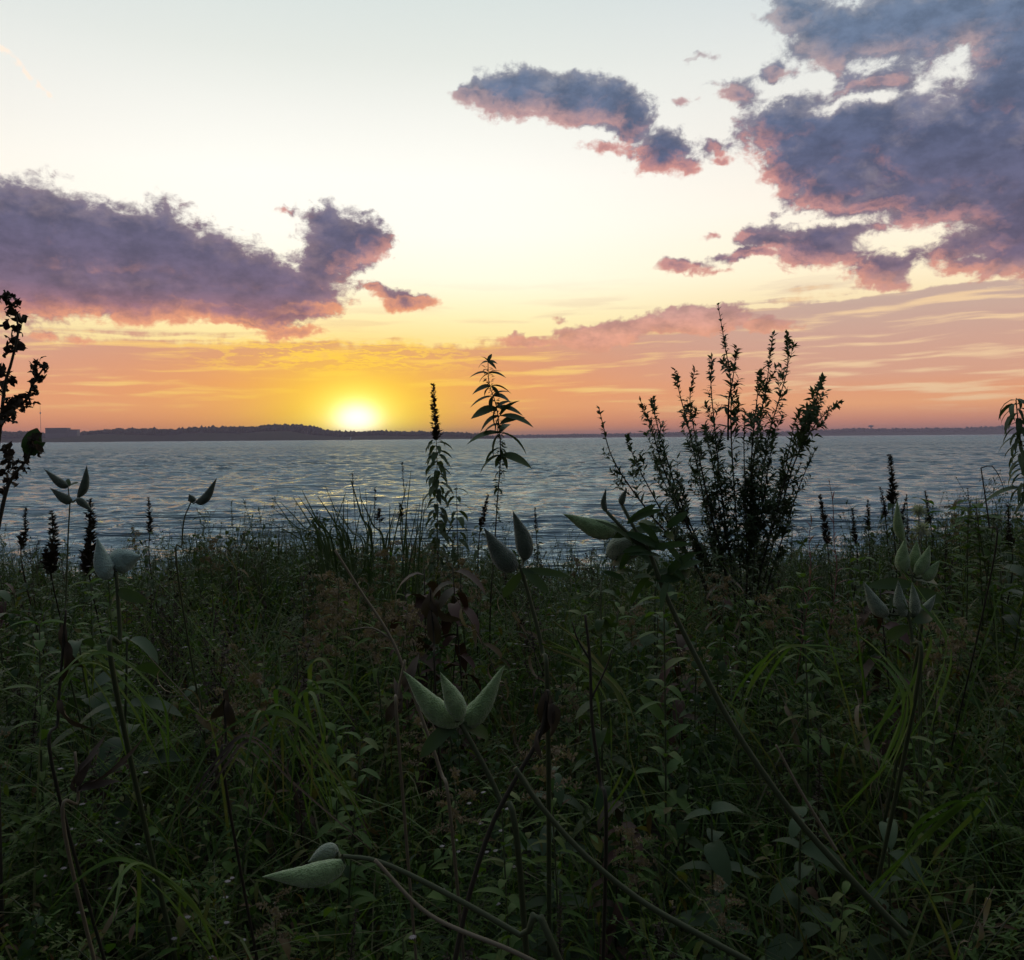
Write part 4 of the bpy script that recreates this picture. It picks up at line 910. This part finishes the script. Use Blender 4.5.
def patch(n, kinds, x0, x1, Y0, Y1, t0, t1):
    for i in range(n):
        y = rr_.uniform(Y0, Y1); px = x0 + (x1 - x0) * (i + rr_.random()) / n; kn = rr_.choice(kinds); q = at(px, rr_.uniform(t0, t1), y)
        h = max(.35, q.z - float(ground_z(q.x, y))); put_plant(kn, q.x, y, h / KINDS[kn][3], rr_.uniform(0, 6.28), rr_.uniform(-.1, .1))
patch(11, ['aster', 'dead_weed', 'dead_weed'], 128, 215, 2.9, 3.8, 556, 600)
patch(12, ['goldenrod'], 305, 405, 2.7, 3.8, 560, 610)
patch(4, ['red_leaved_weed'], 425, 470, 3.0, 3.5, 565, 590)
patch(8, ['leafy_weed'], 925, 1022, 3.4, 4.4, 497, 530)
patch(8, ['leafy_weed', 'nettle'], 540, 720, 2.0, 3.0, 585, 650)
patch(8, ['nettle', 'young_milkweed', 'leafy_weed'], 0, 120, 2.2, 3.4, 575, 640)
patch(7, ['nettle', 'leafy_weed', 'goldenrod'], 740, 900, 2.3, 3.4, 570, 630)
for i in range(64):      # taller ones that stand clear of the herbage
    y = rr_.uniform(4.3, 6.3); px = (i + rr_.random()) / 64 * 1040 - 8; x = at(px, 500, y).x; kn = rr_.choice(['dead_weed', 'seed_spire', 'nettle', 'goldenrod', 'dead_weed', 'aster', 'seed_spire', 'grass_tuft'])
    h = zline(px, y, -rr_.uniform(4, 40) * rr_.uniform(.5, 1)) - float(ground_z(x, y)); put_plant(kn, x, y, h / KINDS[kn][3], rr_.uniform(0, 6.28), rr_.uniform(-.1, .1))

# ------------------------------------------------------------------ the leaning clump of tall grass before the water
b = Buf(); Y = 4.0; r2 = np.random.default_rng(21)
blades = [((318,560),(268,492)),((325,560),(285,490)),((335,560),(300,484)),((345,565),(310,500)),((350,560),(322,485)),((352,565),(356,492)),((372,560),(355,470)),((378,560),(362,478)),((335,560),(345,485)),((320,560),(276,520)),
          ((365,565),(336,500)),((330,545),(290,525)),((352,545),(280,524)),((388,560),(398,505)),((360,560),(376,500)),((340,562),(330,505)),((395,575),(408,465)),((412,575),(420,490)),((405,575),(412,500)),((418,575),(424,498)),((402,575),(388,500))]
base = root_pt(at(350, 600, Y).x, Y); 
o = empty('tall_grass_clump', base, 'leaning clump of tall dark grass blades fanned out against the water', 'grass')
f = Buf(); cul = Buf()
for (x0, y0), (x1, y1) in blades:
    for k in range(2):
        e = at(x1 + r2.normal(0, 5), y1 + abs(r2.normal(0, 9)), Y + r2.normal(0, .12)); m_ = at(x0 + r2.normal(0, 5), y0, Y + r2.normal(0, .1)); g = base + Vector((r2.normal(0, .08) + (m_.x - base.x) * .5, r2.normal(0, .08), 0))
        path = smooth_path([g, m_, (m_ + e) / 2 + Vector((0, 0, .02)), e], 18); w = px_len(r2.uniform(1.0, 1.9), Y); sd = unit(np.array([1, .3 * r2.normal(), .3]))
        wv = np.linspace(1, .08, len(path))[:, None] ** .7 * w; v_ = np.stack([path - sd * wv, path + np.array([0, w * .6, 0]), path + sd * wv], 1)
        n = len(path); f.add(v_.reshape(-1, 3), quads=[(3 * i + j, 3 * i + j + 1, 3 * i + 4 + j, 3 * i + 3 + j) for i in range(n - 1) for j in (0, 1)])
for (x0, y0), (x1, y1) in (((356,560),(352,473)), ((408,575),(402,462)), ((372,560),(375,488))):
    path = smooth_path([base, at(x0, y0, Y), at((x0 + x1) / 2 + 1, (y0 + y1) / 2, Y), at(x1, y1, Y)], 16); tube(cul, path, .002, .001, 4); scales(cul, path, 70, .014, .002, .88, 1, 1.6)
f.build('blades', G['sil'], o); cul.build('flowering_stalks', G['stemdark'], o)

# long pale blades arching in the shade
def arch(x0, y0, x1, y1, h, w, Y, mat, lab, n=5):
    r = root_pt(at(x0, y0, Y).x, Y + .1); o = None; f = Buf()
    for k in range(n):
        a = at(x0 + random.gauss(0, 9), y0 + random.gauss(0, 6), Y + random.gauss(0, .05)); e = at(x1 + random.gauss(0, 22), y1 + random.gauss(0, 16), Y - .08 + random.gauss(0, .08)); m_ = (a + e) / 2 + Vector((0, 0, px_len(h, Y) * random.uniform(.6, 1.3)))
        lo = a + (a - m_) * .5 + Vector((0, .12, -.12)); path = smooth_path([Vector((lo.x + random.gauss(0, .05), lo.y + .1, lo.z - .15)), lo, a, m_, e], 24); ww = px_len(w, Y) * .5; wv = np.sin(np.linspace(.12, np.pi * .985, len(path)))[:, None] ** .9 * ww * .8
        sd = unit(np.cross(unit(np.gradient(path, axis=0)), np.array([.2, -.6, .7]))); v_ = np.stack([path - sd * wv, path - np.array([0, 0, ww * .5]), path + sd * wv], 1)
        f.add(v_.reshape(-1, 3), quads=[(3 * i + j, 3 * i + j + 1, 3 * i + 4 + j, 3 * i + 3 + j) for i in range(len(path) - 1) for j in (0, 1)])
    ob = f.build('arching_grass', G[mat], None, origin=r); rec(ob, lab, 'grass')
arch(290, 720, 245, 800, 30, 5, 1.3, 'grass', 'spray of pale arching blades between the papery leaf and the crown of three pods', 9)
arch(300, 690, 340, 740, 24, 6, 1.4, 'bright', 'bright green wide blades just before the broken straw stalk', 6)
arch(100, 660, 60, 700, 20, 5, 1.5, 'bright', 'thin light green blades crossing near the limp brown leaves', 7)
arch(250, 740, 200, 810, 10, 5, 1.2, 'brown', 'dry straw-brown blades leaning over the shaded middle of the bank', 3)
arch(905, 700, 870, 640, 10, 6, 1.6, 'bright', 'light green strap-like blades under the upright pods', 5)
arch(940, 640, 900, 600, 8, 6, 1.8, 'bright', 'few yellow-green blades poking up beside the upright pods', 4)
arch(780, 650, 830, 690, 10, 4, 1.6, 'bright', 'pale yellowing blades below the foot of the mugwort', 4)
arch(620, 700, 560, 650, 12, 6, 1.5, 'grass', 'grass blades slanting up beside the forked woody stalk', 6)
arch(960, 800, 1010, 850, 16, 6, 1.2, 'grass', 'dark grass blades in the shaded corner below the upright pods', 7)
arch(140, 860, 90, 930, 16, 6, 1.05, 'bright', 'few bright blades at the very bottom below the papery leaf', 4)

# ------------------------------------------------------------------ what nobody could count: herb layer and loose grass
def dens_pts(n, y0, y1, r, k=.85, c=.6):
    y = y0 + (y1 - y0) * r.random(n) ** 0.9; x = r.uniform(-1, 1, n) * (k * y + c); return x, y
r3 = np.random.default_rng(5)
def canv(x, y): return 0.38 + 0.32 * np.clip((y - 1.0) / 1.6, 0, 1) + 0.17 * (vnoise(x * 1.6 + 9, y * 1.6, 4) - .5) * 2 + .10 * (vnoise(x * 4, y * 4, 6) - .5)
def limz(x, y, off):
    w = y * fw.y + (x * 0) ; px = 512 + FPX * x / np.maximum(y * 1.0, .1); ln = np.interp(px, [a for a, _ in LINE], [c for _, c in LINE]) + off + 2 + (vnoise(px * .035, y * 1.2, 31) - .5) * 34 + (vnoise(px * .12, y * 3, 32) - .5) * 18
    return 1.5 - (ln - 437.5 + (px - 512) * .008) / FPX * y
b = Buf(); N = 56000
x, y = dens_pts(N, 0.8, 7.4, r3); cz = np.minimum(canv(x, y), limz(x, y, r3.uniform(-6, 26, N)) - ground_z(x, y)); cz = np.maximum(cz, .12)
z = ground_z(x, y) + cz * (.86 - r3.random(N) ** 1.3 * .8) * (.75 + .5 * vnoise(x * 6, y * 6, 8))
dd = unit(np.stack([r3.normal(0, 1, N), r3.normal(0, 1, N), r3.normal(.15, .55, N)], 1)); nn_ = unit(np.stack([r3.normal(0, .45, N), r3.normal(-.1, .45, N), np.ones(N)], 1))
L = r3.uniform(.015, .05, N) * (1 + .1 * y); 
half = N // 2
leaves(b, np.stack([x, y, z], 1)[:half], dd[:half], nn_[:half], L[:half], L[:half] * r3.uniform(.06, .14, half), r3.uniform(.2, 1.3, half), .3, 3, 'lance')
leaves(b, np.stack([x, y, z], 1)[half:], dd[half:], nn_[half:], L[half:] * .8, L[half:] * r3.uniform(.10, .24, N - half), r3.uniform(.1, 1.0, N - half), .3, 3, 'oval')
# fine twigs and stems
n = 3800; x, y = dens_pts(n, .9, 7.2, r3); h = np.minimum(canv(x, y) * r3.uniform(.7, 1.15, n), limz(x, y, r3.uniform(-30, 20, n)) - ground_z(x, y)); h = np.maximum(h, .15); g = ground_z(x, y)
base_ = np.stack([x, y, g + h * .25], 1); dd = unit(np.stack([r3.normal(0, .28, n), r3.normal(0, .28, n), np.ones(n)], 1))
leaves(b, base_, dd, unit(r3.normal(0, 1, (n, 3))), h * .78, r3.uniform(.0010, .0022, n), r3.normal(0, .25, n), .9, 4, 'blade')
rec(b.build('undergrowth', G['mix']), 'dense dark mass of low mixed leaves covering the bank', kind='stuff')
b = Buf(); n = 16500; x, y = dens_pts(n, .8, 8.5, r3); cl = vnoise(x * 1.1, y * 1.1, 12); keep = cl > .3; x, y = x[keep], y[keep]; n = len(x)
h = np.minimum(canv(x, y) * r3.uniform(.75, 1.6, n), limz(x, y, r3.uniform(-20, 16, n)) - ground_z(x, y)); h = np.maximum(h, .12); a = r3.uniform(0, 6.28, n); o_ = np.stack([np.cos(a), np.sin(a), 0 * a], 1); ln_ = r3.uniform(.05, .8, n)[:, None]
leaves(b, np.stack([x, y, ground_z(x, y)], 1), o_ * ln_ + UP, UP * ln_ - o_ * 1.0 + 0, h * 1.15, r3.uniform(.0018, .0046, n), -r3.uniform(.2, 1.2, n) * -1, .3, 6, 'blade')
rec(b.build('loose_grass', G['grass']), 'loose grass blades growing all through the weeds', kind='stuff')
# reeds and weeds on the slope down to the water, seen as a fringe
b = Buf(); n = 19000; y = r3.uniform(5.8, 9.5, n); x = r3.uniform(-1, 1, n) * (y * .85 + .8); top = limz(x, y, r3.uniform(-16, 24, n)); g = ground_z(x, y); h = np.clip(top - g, .2, 1.5)
dd = unit(np.stack([r3.normal(0, .16, n), r3.normal(0, .16, n), np.ones(n)], 1)); leaves(b, np.stack([x, y, g], 1), dd, unit(r3.normal(0, 1, (n, 3))), h, r3.uniform(.002, .006, n), r3.normal(0, .3, n), .4, 4, 'blade')
N = 31000; y = r3.uniform(5.8, 9.5, N); x = r3.uniform(-1, 1, N) * (y * .85 + .8); top = limz(x, y, r3.uniform(-4, 30, N)); g = ground_z(x, y); h = np.clip(top - g, .2, 1.4); z = g + h * (1 - r3.random(N) ** 1.5 * .8)
leaves(b, np.stack([x, y, z], 1), r3.normal(0, 1, (N, 3)), unit(np.stack([r3.normal(0, .6, N), r3.normal(0, .6, N), np.ones(N)], 1)), r3.uniform(.04, .09, N), r3.uniform(.008, .018, N), .6, .3, 3, 'lance')
rec(b.build('bank_vegetation', G['dark']), 'fringe of weeds on the slope down to the water', kind='stuff')
# seed-head fringe standing clear of the herbage, one by one too fine to count
b = Buf(); n = 1100; y = r3.uniform(3.4, 6.6, n); x = r3.uniform(-.62, .62, n) * y; 
for i in range(n):
    g = float(ground_z(x[i], y[i])); tp = float(limz(x[i], y[i], -r3.uniform(-6, 38) * (1 if r3.random() < .7 else .3))); h = tp - g; k = r3.normal(0, .05, 2)
    p_ = smooth_path([(x[i], y[i], tp - .3), (x[i] + k[0] * .3, y[i], tp - .15), (x[i] + k[0], y[i] + k[1], tp)], 8); tube(b, p_, .0013, .0008, 3, cap=False)
    kind = r3.integers(0, 3)
    if kind == 0: scales(b, p_, 26, .012, .003, .55, 1, .9)
    elif kind == 1: whorl_leaves(b, p_, np.linspace(.2, 1, 8), .03, .004, 2, .6, .6, segs=2)
    else:
        for q in range(4): e = p_[-3] + np.array([r3.normal(0, .03), r3.normal(0, .03), r3.uniform(.01, .06)]); tube(b, [p_[-4], e], .0008, .0005, 3, cap=False); scales(b, np.array([e, e + UP * .008]), 7, .008, .003, 0, 1, .5)
rec(b.build('wild_herbage', G['sil']), 'fine seed heads and leafy tips fringing the herbage against the water', kind='stuff')
